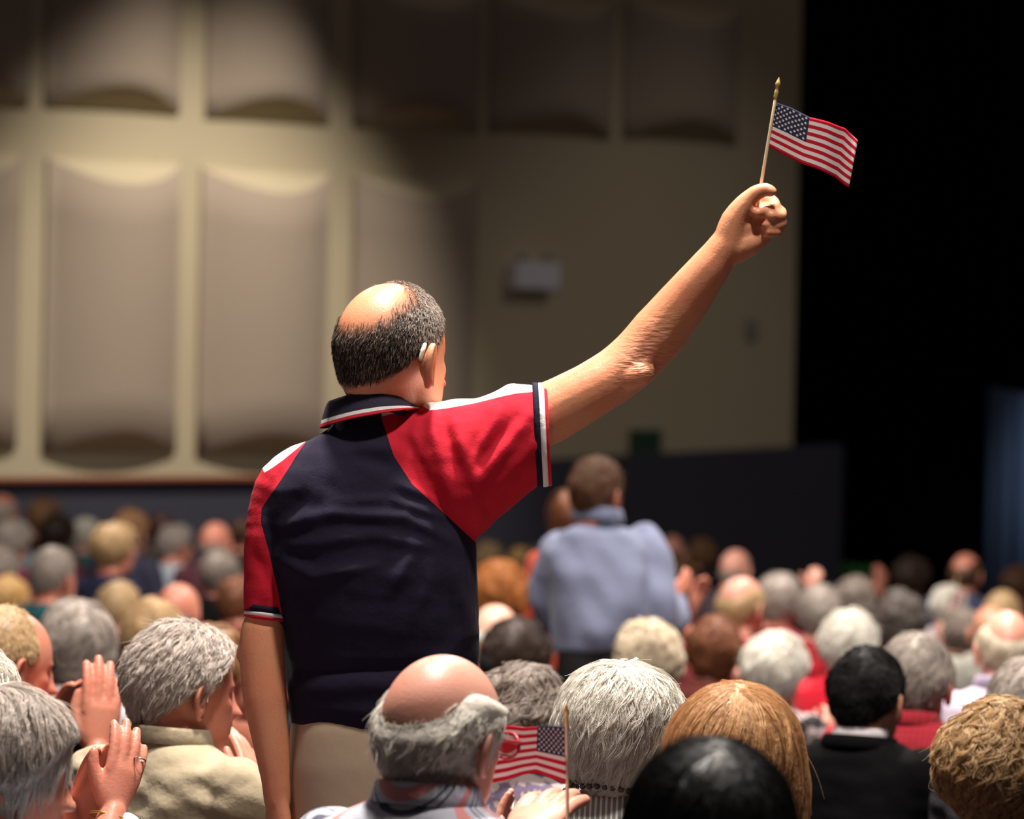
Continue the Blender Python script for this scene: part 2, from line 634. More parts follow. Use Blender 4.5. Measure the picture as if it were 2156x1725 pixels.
# WALL LIGHT
Pt = on_wall(390, 1000)
hot = wallp(Pt[0], Pt[1], 0)
spot(wallp(Pt[0] - 0.2, 7.4, 4.6), hot, 2300, 48, 0.9, (1.0, 0.91, 0.79), 0.10)
Pt2 = on_wall(1350, 900)
spot(wallp(Pt2[0], 7.0, 5.0), wallp(Pt2[0], Pt2[1] - 0.2, 0), 150, 54, 1.0, (1.0, 0.92, 0.82), 0.2)  # added fill spot, lifts the dim right part of the wall
spot((BB_[0] + 0.2, BB_[1] - 3.6, BA[2] + 1.9), (BB_[0], BB_[1], BA[2] - 1.2), 420, 50, 0.9, (0.86, 0.93, 1.0), 0.1, 'stage_spot')

# ------------------------------------------------------------------ HEAD SHAPE (unit head, origin mid-skull, +Y face, +Z crown)
def _ray_ell(Dv, c, r):
    c = np.asarray(c); r = np.asarray(r)
    A = ((Dv / r) ** 2).sum(1); B = -2 * (Dv * c / r ** 2).sum(1); C = ((c / r) ** 2).sum() - 1
    disc = np.maximum(B * B - 4 * A * C, 0)
    return (-B + np.sqrt(disc)) / (2 * A)


def ang(Dv):
    return np.degrees(np.arctan2(Dv[:, 0], Dv[:, 1])), np.degrees(np.arcsin(np.clip(Dv[:, 2], -1, 1)))


def head_r(Dv, female=False):
    r1 = _ray_ell(Dv, (0, -0.012, 0.020), (0.0765, 0.099, 0.098))
    r2 = _ray_ell(Dv, (0, 0.032, -0.048), (0.055 if female else 0.060, 0.060, 0.080))
    r3 = _ray_ell(Dv, (0, -0.030, -0.035), (0.054, 0.066, 0.060))
    p = 12.0
    r = (r1 ** p + r2 ** p + r3 ** p) ** (1 / p)
    az, el = ang(Dv)
    g = lambda a0, e0, sa, se: np.exp(-(((np.abs(az) - a0) / sa) ** 2) - ((el - e0) / se) ** 2)
    r = r + 0.026 * g(0, -17, 7.5, 6) + 0.014 * g(0, -7, 6, 9) + 0.005 * g(0, 3, 7, 6)
    r = r + 0.007 * g(8, -19, 6, 4)
    r = r - 0.010 * g(20, 1, 9, 6) + 0.005 * g(17, 12, 12, 4)
    r = r + 0.005 * g(36, -10, 12, 8) - 0.003 * g(40, -30, 12, 10)
    r = r + 0.006 * g(0, -30.5, 13, 2.6) + 0.007 * g(0, -37, 12, 2.8) - 0.003 * g(0, -34, 14, 1.2) - 0.004 * g(0, -43, 14, 3)
    r = r + 0.007 * g(0, -52, 14, 7)
    return r


def sphere_dirs(nu, nv):
    a = np.linspace(0, 2 * PI, nu, endpoint=False)
    rows = []
    for i in range(1, nv):
        p = PI * i / nv
        rows.append(np.stack([np.sin(a) * math.sin(p), np.cos(a) * math.sin(p), np.full(nu, -math.cos(p))], 1))
    return rows


def star_mesh(mb, rows, rad, M, c):
    """closed star-shaped surface: rows of unit directions with radii, transformed by M, c"""
    k = 0; R = []
    for row in rows:
        n = len(row)
        R.append((row * rad[k:k + n, None]) @ M.T + c)
        k += n
    mb.rings([r[::-1] for r in R])


def ear(mb, side, M, c, hs):
    """outer ear with helix rim, bowl and lobe"""
    n = 28; rho = [0.0, 0.3, 0.5, 0.64, 0.78, 0.9, 1.0]
    dep = [-0.007, -0.006, -0.001, 0.004, 0.0005, 0.0055, 0.002]
    t = np.linspace(0, 2 * PI, n, endpoint=False)
    ox = 0.0175 * np.cos(t) * (1 + 0.22 * np.sin(t)) - 0.003 * np.sin(t)
    oz = 0.033 * np.sin(t) - 0.002
    fr, bk = [], []
    for q, h in zip(rho, dep):
        lob = np.clip(-np.sin(t) - 0.3, 0, 1) * 0.004
        q_ = max(q, 0.02)
        fr.append(np.stack([h + lob * (0.3 < q < 1), ox * q_, oz * q_], 1))
    for q, h in zip(rho[::-1], [-0.003, -0.005, -0.006, -0.008, -0.011, -0.014, -0.016]):
        q_ = max(q, 0.02)
        bk.append(np.stack([np.full(n, h), ox * q_ * 0.97, oz * q_ * 0.97], 1))
    a = math.radians(38)
    R = []
    for ring in fr + bk:
        x, y, z = ring.T
        # flare about the front edge (y = +0.016)
        yy = y - 0.016
        X = x * math.cos(a) - yy * math.sin(a)
        Y = x * math.sin(a) + yy * math.cos(a) + 0.016
        zt = z
        Y2 = Y - 0.15 * zt * -1 * 0.6
        P = np.stack([side * (0.0705 + X), -0.006 + Y2 - 0.004, -0.010 + zt], 1) * hs
        P = P @ M.T + c
        R.append(P if side > 0 else P[::-1])
    mb.rings(R)


# ------------------------------------------------------------------ HAIR
def sstep(a, b, x):
    t = np.clip((x - a) / (b - a), 0, 1)
    return t * t * (3 - 2 * t)


LINES = {   # lower hairline (elevation by |azimuth|)
    'man':   ([0, 30, 50, 68, 78, 92, 108, 125, 150, 180], [46, 44, 36, 16, -2, 6, 2, -20, -30, -32]),
    'crop':  ([0, 30, 50, 68, 80, 92, 108, 125, 150, 180], [52, 50, 38, 26, 4, 12, 4, -14, -25, -28]),
    'woman': ([0, 30, 50, 66, 80, 100, 125, 150, 180], [40, 36, 24, 2, -16, -24, -40, -46, -48]),
    'short_woman': ([0, 30, 50, 66, 80, 92, 110, 125, 150, 180], [42, 38, 26, 6, -4, -2, -12, -30, -38, -40]),
    'bob':   ([0, 30, 50, 62, 76, 180], [40, 34, 18, -20, -58, -60]),
    'long':  ([0, 30, 50, 62, 76, 180], [42, 36, 18, -30, -75, -78]),
}

STYLES = {
    #            line, bald(center, r0 deg), thick, lump(amp,freq), strand len, curl, whorl, weights(away, down, back)
    'bald':     dict(line='man', bald=((0, 0.05, 1), 88), t=0.006, lump=(0.001, 30), L=0.02, curl=0.0015, w=(0.2, 1, 0)),
    'fringe':   dict(line='man', bald=((0, -0.6, .8), 36), bald2=((0, .25, 1), 44), t=0.012, lump=(0.003, 26), L=0.05, curl=0.004, w=(0.3, 1, 0.3)),
    'tonsure':  dict(line='crop', bald=((0, -0.75, 0.85), 30), t=0.003, lump=(0.0005, 30), L=0.016, curl=0.001, w=(0.4, 0.8, 0.3)),
    'crop':     dict(line='crop', bald=None, t=0.010, lump=(0.002, 30), L=0.022, curl=0.001, w=(0.8, 0.8, 0)),
    'short':    dict(line='man', bald=None, t=0.017, lump=(0.005, 22), L=0.045, curl=0.002, w=(0.7, 0.8, 0.1)),
    'brush':    dict(line='man', bald=None, t=0.020, lump=(0.004, 22), L=0.045, curl=0.003, w=(0.4, 0.5, 0.5)),
    'wave':     dict(line='short_woman', bald=None, t=0.026, lump=(0.009, 17), L=0.08, curl=0.006, w=(0.7, 0.8, 0.1)),
    'curly':    dict(line='woman', bald=None, t=0.031, lump=(0.011, 22), L=0.09, curl=0.010, w=(0.6, 0.6, 0)),
    'bouffant': dict(line='woman', bald=None, t=0.038, lump=(0.009, 15), L=0.09, curl=0.006, w=(0.7, 0.6, 0.2)),
    'bob':      dict(line='bob', bald=None, t=0.022, lump=(0.007, 18), L=0.13, curl=0.002, w=(0.5, 1.0, 0), drop=0.125, cyl=(0.098, 0.112)),
    'long':     dict(line='long', bald=None, t=0.018, lump=(0.003, 14), L=0.22, curl=0.002, w=(0.5, 1.0, 0), drop=0.26, cyl=(0.100, 0.112)),
}


def hair_mask(Dv, st):
    az, el = ang(Dv)
    xs_, ys_ = LINES[st['line']]
    h = np.interp(np.abs(az), xs_, ys_)
    m_ = sstep(-3, 5, el - h)
    if st.get('bald'):
        c = np.array(st['bald'][0], float); c /= np.linalg.norm(c)
        a = np.degrees(np.arccos(np.clip(Dv @ c, -1, 1)))
        m_ = m_ * sstep(st['bald'][1] - 8, st['bald'][1] + 20, a)
    if st.get('bald2'):
        c = np.array(st['bald2'][0], float); c /= np.linalg.norm(c)
        a = np.degrees(np.arccos(np.clip(Dv @ c, -1, 1)))
        m_ = m_ * sstep(st['bald2'][1] - 6, st['bald2'][1] + 14, a)
    return m_


def hair_r(Dv, st, seed, female=False, tscale=1.0):
    r = head_r(Dv, female)
    m_ = hair_mask(Dv, st)
    az, el = ang(Dv)
    t = st['t'] * tscale * (0.22 + 0.53 * sstep(-46, -4, el) + 0.35 * sstep(-30, 60, el))
    # profile: fuller behind the crown
    t = t * (1 + 0.25 * np.exp(-((np.abs(az) - 180) / 60) ** 2) * np.exp(-((el - 15) / 30) ** 2))
    P = Dv * r[:, None]
    t = t + st['lump'][0] * noise3(P, st['lump'][1] * 0.5, seed, 2)
    R = r + np.maximum(t, 0.002)
    if 'drop' in st:
        dz = np.minimum(Dv[:, 2], -1e-3)
        a, b_ = st['cyl']
        cyl = 1.0 / np.sqrt((Dv[:, 0] / a) ** 2 + ((Dv[:, 1]) / b_) ** 2 + 1e-9)
        body = np.minimum(cyl, st['drop'] / -dz) + 0.3 * st['lump'][0] * noise3(Dv, 2.5, seed + 3, 2)
        R = np.where(Dv[:, 2] < 0.0, np.maximum(np.minimum(body, 0.4), 0.05), R)
        R = np.where((Dv[:, 2] >= 0) & (Dv[:, 2] < 0.3), R * (Dv[:, 2] / 0.3) + np.minimum(np.maximum(cyl, R), 0.14) * (1 - Dv[:, 2] / 0.3), R)
    return r, m_, R


def hair_cap(st, seed, M, c, hs, female, tscale, nu=80, nv=56):
    rows = sphere_dirs(nu, nv)
    Dv = np.concatenate(rows)
    r, m_, R = hair_r(Dv, st, seed, female, tscale)
    rad = (r * 0.985 - 0.002) * (1 - m_) + (R - 0.0015) * m_
    mb = MB()
    star_mesh(mb, rows, rad * hs, M, c)
    return mb.mesh('hair')


def hair_strands(st, seed, M, c, hs, female, tscale, N, K=7, rad=0.0005, lift=(0.0, 0.004), frizz=0.25, Lscale=1.0, whorl=(0.12, -0.42, 0.9), swirl=0.25, fly=0.02, part_noise=0.35, per=7, tight=.35, dens=None):
    """strands combed over the hair surface in tufts: guides follow the flow, children gather round them"""
    g = np.random.default_rng(seed + 100)
    D0 = g.normal(size=(N * 6, 3)); D0 /= np.linalg.norm(D0, axis=1)[:, None]
    m_ = hair_mask(D0, st)
    if dens is not None: m_ = m_ * dens(D0)
    D0 = D0[g.uniform(size=len(D0)) < m_ ** 1.2][:N]
    n = len(D0)
    G = max(20, n // per)
    w = np.array(whorl, float); w /= np.linalg.norm(w)
    gi = g.choice(n, G, replace=False)
    d = D0[gi].copy()
    L = st['L'] * Lscale * g.uniform(0.6, 1.15, G)
    pos = np.zeros((G, K, 3))
    wa, wd, wb_ = st['w']
    ph = g.uniform(0, 6.28, G); sd = g.normal(size=G)
    nz = np.stack([noise3(d, 1.6, seed + 11 + i, 2) for i in range(3)], 1) + frizz * g.normal(size=(G, 3))
    l1 = g.uniform(0.0, 1, G) * lift[1]
    short = st['t'] < 0.016 and 'drop' not in st
    for k in range(K):
        t = k / (K - 1)
        r, mk, R = hair_r(d, st, seed, female, tscale)
        base = np.where(mk > 0.15, R, r + 0.003)
        if short:
            base = r + 0.0008 + (R * mk + r * (1 - mk) - r) * (.25 + .75 * t)
        rr = base + lift[0] + l1 * math.sin(t * 2.6) + 0.5 * st['curl'] * np.sin(ph + t * 5.0 + sd) * t
        pos[:, k] = d * rr[:, None]
        away = -(w - d * (d @ w)[:, None]); away /= np.linalg.norm(away, axis=1)[:, None] + 1e-6
        Gv = np.array([0, 0, -1.0]); down = Gv - d * (d @ Gv)[:, None]
        Bk = np.array([0, -1.0, 0]); back = Bk - d * (d @ Bk)[:, None]
        sw = np.cross(d, np.broadcast_to(w, d.shape))
        fl_ = wa * away + wd * down + wb_ * back + swirl * sw + part_noise * nz
        fl_ -= d * (fl_ * d).sum(1)[:, None]
        fl_ /= np.linalg.norm(fl_, axis=1)[:, None] + 1e-6
        side = np.cross(d, fl_)
        fl_ = fl_ + side * (st['curl'] * 110 * np.cos(ph + t * 7))[:, None]
        fl_ /= np.linalg.norm(fl_, axis=1)[:, None] + 1e-6
        d = d + fl_ * (L / (K - 1) / np.maximum(rr, 0.05))[:, None]
        d /= np.linalg.norm(d, axis=1)[:, None]
    # children
    from mathutils import kdtree
    kd = kdtree.KDTree(G)
    for i, q in enumerate(D0[gi]): kd.insert(q, i)
    kd.balance()
    own = np.array([kd.find(q)[1] for q in D0])
    rr0 = np.linalg.norm(pos[own, 0], axis=1)
    off = D0 * rr0[:, None] - pos[own, 0]
    tt = np.linspace(0, 1, K)
    shrink = 1 - tight * tt ** .8
    jit = g.normal(size=(n, 3)) * .0012
    lenv = g.uniform(.72, 1.0, n)
    flyer = g.uniform(size=n) < fly
    flv = g.normal(size=(n, 3)) * .010 + D0 * .006
    C = pos[own]
    # resample each child to its own length
    idx = lenv[:, None] * tt[None] * (K - 1)
    i0 = np.minimum(idx.astype(int), K - 2); fr = idx - i0
    ar = np.arange(n)[:, None]
    C = C[ar, i0] * (1 - fr[..., None]) + C[ar, i0 + 1] * fr[..., None]
    C = C + off[:, None] * shrink[None, :, None] + jit[:, None] * tt[None, :, None] + (flv * flyer[:, None])[:, None] * (tt ** 2)[None, :, None]
    posw = (C * hs).reshape(-1, 3) @ M.T + c
    hc = make_curves('hair_strands', posw, n, K, rad, rad * 0.35)
    tone = g.uniform(0, 1, G)[own] * .75 + .25 * g.uniform(0, 1, n)
    hc.attributes.new('tone', 'FLOAT', 'POINT').data.foreach_set('value', np.repeat(tone, K).astype(np.float32))
    return hc


def make_curves(name, pos, n, K, r0, r1):
    hc = bpy.data.hair_curves.new(name)
    hc.add_curves([K] * n)
    hc.attributes['position'].data.foreach_set('vector', np.ascontiguousarray(pos, np.float32).ravel())
    ra = hc.attributes.get('radius') or hc.attributes.new('radius', 'FLOAT', 'POINT')
    ra.data.foreach_set('value', np.tile(np.linspace(r0, r1, K), n).astype(np.float32))
    return hc


# ------------------------------------------------------------------ HANDS (wrist at origin, +Y fingers, +Z back of hand, thumb at -X for a right hand)
def hand_into(mb, wrist, fdir, dorsal, side=1, scale=1.0, curl=(8, 12, 10), spread=3.0, thumb=0.0, forearm=None):
    y = np.asarray(fdir, float); y = y / np.linalg.norm(y)
    z = np.asarray(dorsal, float); z = z - y * (z @ y); z /= np.linalg.norm(z)
    x = np.cross(y, z) * side
    B = np.stack([x, y, z], 1) * scale
    T = lambda P: np.asarray(P, float) @ B.T + np.asarray(wrist)
    # palm
    a = np.linspace(0, 2 * PI, 16, endpoint=False)
    R = []
    for (yy, hw, hh, xc, zc) in [(-0.02, .027, .020, 0, 0), (0.0, .028, .019, 0, 0), (0.025, .036, .019, -.003, -.001), (0.055, .041, .017, -.001, 0), (0.08, .042, .015, 0, 0.001), (0.098, .038, .010, 0, 0.001)]:
        R.append(T(np.stack([xc + hw * np.cos(a), np.full(16, yy), zc + hh * np.sin(a)], 1)))
    mb.rings(R)
    for i, (bx, by, ln, r) in enumerate([(-.0325, .088, .082, .0107), (-.0112, .094, .090, .0110), (.0106, .091, .084, .0107), (.0312, .081, .067, .0096)]):
        sp = math.radians((1.5 - i) * spread * -1)
        p = np.array([bx, by, 0.001]); pts = [p - [0, 0.02, 0], p]; th = 0
        cc = curl[i] if isinstance(curl[0], (tuple, list)) else curl
        for fr, cu in zip((.45, .31, .24), cc):
            th += math.radians(cu)
            p = p + ln * fr * np.array([math.sin(sp) * math.cos(th), math.cos(sp) * math.cos(th), -math.sin(th)])
            pts.append(p)
        mb.tube(T(pts), np.array([r * 1.0, r * 1.06, r * 1.04, r * 0.98, r * 0.86]) * scale, 10, 3)
    tt = thumb
    mb.tube(T([(-.018, .012, -.006), (-.040, .040, -.012), (-.056 - .012 * tt, .070 - .004 * tt, -.014), (-.060 - .026 * tt, .100 - .012 * tt, -.013)]), np.array([.019, .017, .0132, .0105]) * scale, 10, 3)
    if forearm is not None:
        mb.tube([wrist, np.asarray(wrist) * .5 + np.asarray(forearm) * .5, forearm], np.array([.026, .036, .045]) * scale, 14, 3)


# ------------------------------------------------------------------ PERSON
def rotz(a):
    return np.array([[math.cos(a), -math.sin(a), 0], [math.sin(a), math.cos(a), 0], [0, 0, 1]])


def rotx(a):
    return np.array([[1, 0, 0], [0, math.cos(a), -math.sin(a)], [0, math.sin(a), math.cos(a)]])


def roty(a):
    return np.array([[math.cos(a), 0, math.sin(a)], [0, 1, 0], [-math.sin(a), 0, math.cos(a)]])


def ell(c, a, b, n=32, e=2.4):
    t = np.linspace(0, 2 * PI, n, endpoint=False)
    ct, s_ = np.cos(t), np.sin(t)
    return np.stack([c[0] + a * np.sign(ct) * np.abs(ct) ** (2 / e), c[1] + b * np.sign(s_) * np.abs(s_) ** (2 / e), np.full(n, c[2])], 1)


TORSO = [(.40, .165, .135, .00), (.48, .175, .145, -.01), (.58, .172, .140, 0.0), (.70, .172, .135, 0.0), (.80, .185, .128, -.005), (.88, .198, .112, -.012),
         (.935, .178, .092, -.02), (.965, .130, .078, -.022), (.985, .090, .070, -.02), (1.0, .068, .062, -.015)]


def torso_into(mb, wid=1.0, infl=1.0, belly=0.0, zmin=0.0):
    R = []
    for z, a, b_, yc in TORSO:
        if z < zmin: continue
        bel = belly * math.exp(-((z - .58) / .14) ** 2)
        R.append(ell((0, yc + bel * .5, z), a * wid * infl, (b_ + bel * .5) * infl))
    mb.rings(R)


_SH = {}


def shirt_mesh(kind, wid=1.0, belly=0.02, arms=None, voxel=0.014, sleeve='long', seed=1, fold=0.006):
    key = (kind, wid, belly, sleeve) if arms is None else None
    if key and key in _SH: return _SH[key]
    mb = MB()
    torso_into(mb, wid, 1.06, belly)
    if arms is None:
        if kind == 'lap': arms = [[(s * .175 * wid, -.015, .905), (s * .235 * wid, .03, .66), (s * .13, .29, .60)] for s in (1, -1)]
        elif kind == 'clap': arms = [[(s * .175 * wid, -.015, .905), (s * .235 * wid, .06, .69), (s * .07, .30, .84)] for s in (1, -1)]
    for sh, e_, w_ in arms:
        sh, e_, w_ = map(np.asarray, (sh, e_, w_))
        q = sh * .5 + e_ * .5
        if sleeve == 'long':
            mb.tube([sh, q, e_, e_ * .5 + w_ * .5, w_], [.074, .066, .056, .048, .040], 16, 3)
        else:
            mb.tube([sh, q, sh * .25 + e_ * .75], [.076, .072, .068], 16, 3)
    me = fuse(mb, voxel, 5, 'shirt')
    V = co(me); N_ = vnormals(me)
    P = V * np.array([1.0, 1.0, 0.55])
    d = fold * noise3(P, 5.5, seed, 2) + 0.5 * fold * noise3(V * np.array([1, 1, 1.6]), 12, seed + 1, 1)
    d *= sstep(1.0, .93, V[:, 2])
    setco(me, V + N_ * d[:, None])
    if key: _SH[key] = me
    return me


def trousers_mesh():
    if 'tr' in _SH: return _SH['tr']
    mb = MB()
    mb.rings([ell((0, -.01, .36), .15, .13), ell((0, -.01, .42), .18, .155), ell((0, -.01, .50), .178, .15), ell((0, 0, .55), .165, .13)])
    for s in (1, -1):
        mb.tube([(s * .09, 0, .46), (s * .105, .22, .465), (s * .115, .42, .45), (s * .115, .44, .25), (s * .115, .42, .075)], [.098, .088, .070, .064, .058], 14, 3)
    me = fuse(mb, .02, 4, 'trousers')
    _SH['tr'] = me
    return me


def shoe_mesh():
    if 'sh' in _SH: return _SH['sh']
    mb = MB()
    R = []
    for y, w_, h in [(-.085, .028, .055), (-.07, .036, .085), (-.02, .038, .085), (.04, .042, .062), (.10, .046, .05), (.15, .042, .042), (.185, .026, .03)]:
        a = np.linspace(0, 2 * PI, 14, endpoint=False)
        zz = np.maximum(h / 2 + h / 2 * np.sin(a), 0.0)
        R.append(np.stack([w_ * np.cos(a), np.full(14, y), zz], 1))
    mb.rings(R)
    me = mb.mesh('shoe')
    _SH['sh'] = me
    return me


def collar_mesh(h=.035, r0=(.072, .068), r1=(.096, .088), tilt=0.10):
    """folded shirt collar: stand inside, fall outside"""
    n = 40
    ph = np.linspace(0.12 * PI, 1.88 * PI, n)        # gap at the front (+Y)
    mb = MB()
    rows = []
    for (rr, zz) in ((0.0, 0.0), (0.25, .75), (0.45, 1.0), (0.6, .8), (1.0, 0.0), (0.96, -0.03), (.55, .6)):
        a = r0[0] + (r1[0] - r0[0]) * rr; b_ = r0[1] + (r1[1] - r0[1]) * rr
        x = np.sin(ph) * a; y = np.cos(ph) * b_
        rows.append(np.stack([x, y, zz * h - tilt * y], 1))
    mb.rings(rows, cap=False, closed=False)
    return mb.mesh('collar')


SK = {'pale': (226, 182, 160), 'pink': (222, 164, 144), 'tan': (196, 142, 114), 'ruddy': (206, 138, 116), 'deep': (170, 105, 80)}
FLOOR_WARN = []
PEOPLE = {}


def frame_of(base, yaw):
    Rz = rotz(-yaw)
    return lambda P: (np.asarray(P, float) - base) @ Rz      # world -> local


def eye_pos(s):
    a, e = math.radians(s * 20.5), math.radians(1.5)
    D_ = np.array([[math.sin(a) * math.cos(e), math.cos(a) * math.cos(e), math.sin(e)]])
    return D_[0] * (head_r(D_)[0] - .0098)


def eyes_glasses(body, M, c, hs, skincol):
    for s in (1, -1):
        mb = MB()
        p = (eye_pos(s) * hs) @ M.T + c
        mb.ellipsoid(p, (.0115 * hs,) * 3, 12, 8)
        link('eye', mb.mesh('eye'), body, plain('eyeball', (190, 178, 170), 0.2))


def person(key, px, py, w, yaw, style, hcol, label, sk='pink', shirt=(90, 80, 90), byaw=None, hs=1.06, pitch=0.0, roll=0.0, near=0, female=False, tscale=1.0,
           d=None, pose='lap', arms=None, hands=None, collar=None, wid=1.0, belly=0.02, trousers=(50, 48, 55), shirt_mat=None, seed=None, stand=False, st_over=None,
           strands=None, sleeve='long', group='seated audience', eyes=False, zoff=0.0):
    yw = math.radians(yaw)
    by = math.radians(byaw if byaw is not None else 38 + 0.25 * (yaw - 38))
    seed = seed if seed is not None else abs(hash_(key)) % 997
    st = dict(STYLES[style])
    if st_over: st.update(st_over)
    th = (st['t'] * tscale) if st.get('bald') is None else 0.004
    half = hs * math.hypot((.0765 + st['t'] * tscale * .9) * math.cos(yw), (.105 + st['t'] * tscale) * math.sin(yw))
    fixed_d = d is not None
    if d is None: d = F * 2 * half / w
    if not stand:
        def s_at(q):
            P_ = W(px, py, q)
            return (P_[2] - zfloor(P_[1]) - th * hs) / 1.22
        d0_ = d
        for _ in range(60):
            q = s_at(d)
            if q < .875: d *= .985
            elif q > 1.06 and d < d0_ * 1.1 and not fixed_d: d *= 1.012
            else: break
        if px < 1780: d = min(d, dpx(px, 1000, 1.25))
        d = min(d, 39.0)
        hs = hs * min(max((d / d0_) ** .8, .88), 1.10)
    Pc = W(px, py, d)
    zf = zfloor(Pc[1])
    # crown -> head centre
    c_w = Pc - np.array([0, 0, hs * (.118 + th)])
    Hc = Pc[2] - zf - th * hs
    s = Hc / 1.22 if not stand else Hc / 1.73
    if not (0.84 < s < 1.14): FLOOR_WARN.append((key, round(s, 2), round(d, 1)))
    # body sits a little behind the head along its own facing
    fwd = np.array([math.sin(by), math.cos(by), 0])
    base = np.array([c_w[0], c_w[1], zf]) - fwd * 0.035 * s
    loc = frame_of(base, by)
    c = loc(c_w)
    M = rotz(-(yw - by)) @ rotx(pitch) @ roty(roll)
    # ---- body (skin): head, neck, shoulders, hands
    nu, nv = (72, 54) if near >= 2 else (48, 36)
    mb = MB()
    rows = sphere_dirs(nu, nv); Dv = np.concatenate(rows)
    star_mesh(mb, rows, head_r(Dv, female) * hs, M, c)
    nb = np.array([0, -.015, (.985 if not stand else 1.46)]) * s
    ncen = c + M @ (np.array([0, -.018, -.055]) * hs)
    nr = .053 if female else .061
    mb.tube([nb - [0, 0, .05], nb * .5 + ncen * .5, ncen], [nr * 1.2, nr, nr * .98], 18, 3)
    if not stand:
        mt = MB(); torso_into(mt, wid, .93, 0, .80)
    else:
        mt = MB(); torso_into(mt, wid * .7, .8, 0, .92); mt.v = [v + np.array([0, 0, .475]) for v in mt.v]
    mb.add(mt.arr() * s, mt.f)
    if hands:
        for hnd in hands:
            wl, tl = loc(W(*hnd['wrist'])), loc(W(*hnd['tip']))
            dl = rotz(-by).T @ np.asarray(hnd['dorsal'], float)
            hl = np.linalg.norm(tl - wl)
            fa = loc(W(*hnd['elbow'])) if 'elbow' in hnd else None
            if fa is not None and not stand:
                sx_ = 1 if fa[0] > 0 else -1
                shp = np.array([sx_ * .15 * wid, -.02, (.90 if not stand else 1.37)]) * s
                mb.tube([shp, (shp + fa) / 2, fa], [.045, .043, .044], 14, 3)
            hand_into(mb, wl, tl - wl, dl, hnd.get('side', 1), hl / .185, hnd.get('curl', (6, 10, 8)), hnd.get('spread', 2.0), hnd.get('thumb', 0.0), fa)
    vox = {0: .0095, 1: .0075, 2: (.0042 if hands else .0058)}[near]
    me = fuse(mb, vox, {0: 3, 1: 3, 2: 2}[near], 'person')
    eb = MB()
    if style not in ('bob', 'long', 'bouffant', 'curly'):
        for sd in (1, -1): ear(eb, sd, M, c, hs * (1.05 if not female else .92))
        me = mesh_append(me, eb)
    V = co(me)
    H = ((V - c) @ M) / hs
    rr = np.linalg.norm(H, axis=1) + 1e-9
    Dh = H / rr[:, None]
    mk = hair_mask(Dh, st) * (rr < head_r(Dh, female) + .012) * (rr > .05)
    hc_ = np.array(srgb(HAIR[hcol])) * .75
    at = me.attributes.new('scalp', 'FLOAT_COLOR', 'POINT')
    at.data.foreach_set('color', np.concatenate([np.tile(hc_, (len(V), 1)), (mk * .85)[:, None]], 1).astype(np.float32).ravel())
    body = link('person', me, None, skin(SK[sk]))
    body.location = base
    body.rotation_euler = (0, 0, -by)
    tag(body, label, 'person', group)
    # ---- clothing
    if arms:
        la = [[loc(W(*p)) / s if len(p) == 3 and p[2] > 3 else np.asarray(p) for p in arm] for arm in arms]
        sme = shirt_mesh('custom', wid, belly, la, .009 if near >= 2 else .014, sleeve, seed, .008)
    elif stand:
        sme = None
    else:
        sme = shirt_mesh(pose, wid, belly, None, .014, 'long', 5)
    if sme is not None:
        so = bpy.data.objects.new('shirt', sme)
        COL.objects.link(so); so.parent = body; so.scale = (s, s, s)
        sm_ = shirt_mat or cloth(shirt)
        if len(sme.materials) == 0: sme.materials.append(sm_)
        so.material_slots[0].link = 'OBJECT'; so.material_slots[0].material = sm_
    if not stand:
        to = bpy.data.objects.new('trousers', trousers_mesh())
        COL.objects.link(to); to.parent = body; to.scale = (s, s, s)
        tm = cloth(trousers)
        if len(to.data.materials) == 0: to.data.materials.append(tm)
        to.material_slots[0].link = 'OBJECT'; to.material_slots[0].material = tm
        for sx in (1, -1):
            sh = bpy.data.objects.new('shoe', shoe_mesh())
            if len(sh.data.materials) == 0: sh.data.materials.append(plain('black_shoe_leather', (30, 27, 26), .35))
            COL.objects.link(sh); sh.parent = body; sh.location = (sx * .115 * s, .42 * s, 0)
    if collar is not None and not stand:
        co_ = link('collar', collar_mesh(), body, cloth(collar) if isinstance(collar, tuple) else collar)
        co_.location = (0, -.012 * s, .985 * s); co_.scale = (s, s, s)
    # ---- hair
    hm = hair_mat(hcol)
    N = strands if strands is not None else {0: 900, 1: 3000, 2: 9000}[near]
    if style == 'bald': N = N // 4
    rad = {0: .0018, 1: .0011, 2: .0006}[near]
    if style != 'tonsure':
        ho = link('hair', hair_cap(st, seed, M, c, hs, female, tscale, *((96, 64) if near >= 2 else (64, 44))), body, hm)
        par = ho
    else:
        par = body
    if N > 0:
        fr = {'curly': 1.2, 'wave': .5, 'bouffant': .6}.get(style, .25)
        hcv = hair_strands(st, seed, M, c, hs, female, tscale, N, 7, rad, (0.0, .008 if style in ('curly', 'wave', 'bouffant', 'brush') else .0035), fr)
        so_ = link('hair_strands', hcv, par, hm)
        tag(so_, kind='stuff')
    if eyes: eyes_glasses(body, M, c, hs, sk)
    PEOPLE[key] = dict(body=body, M=M, c=c, hs=hs, s=s, loc=loc, base=base, by=by, d=d)
    return PEOPLE[key]


def hash_(s):
    h = 7
    for ch in s: h = (h * 31 + ord(ch)) % 100003
    return h


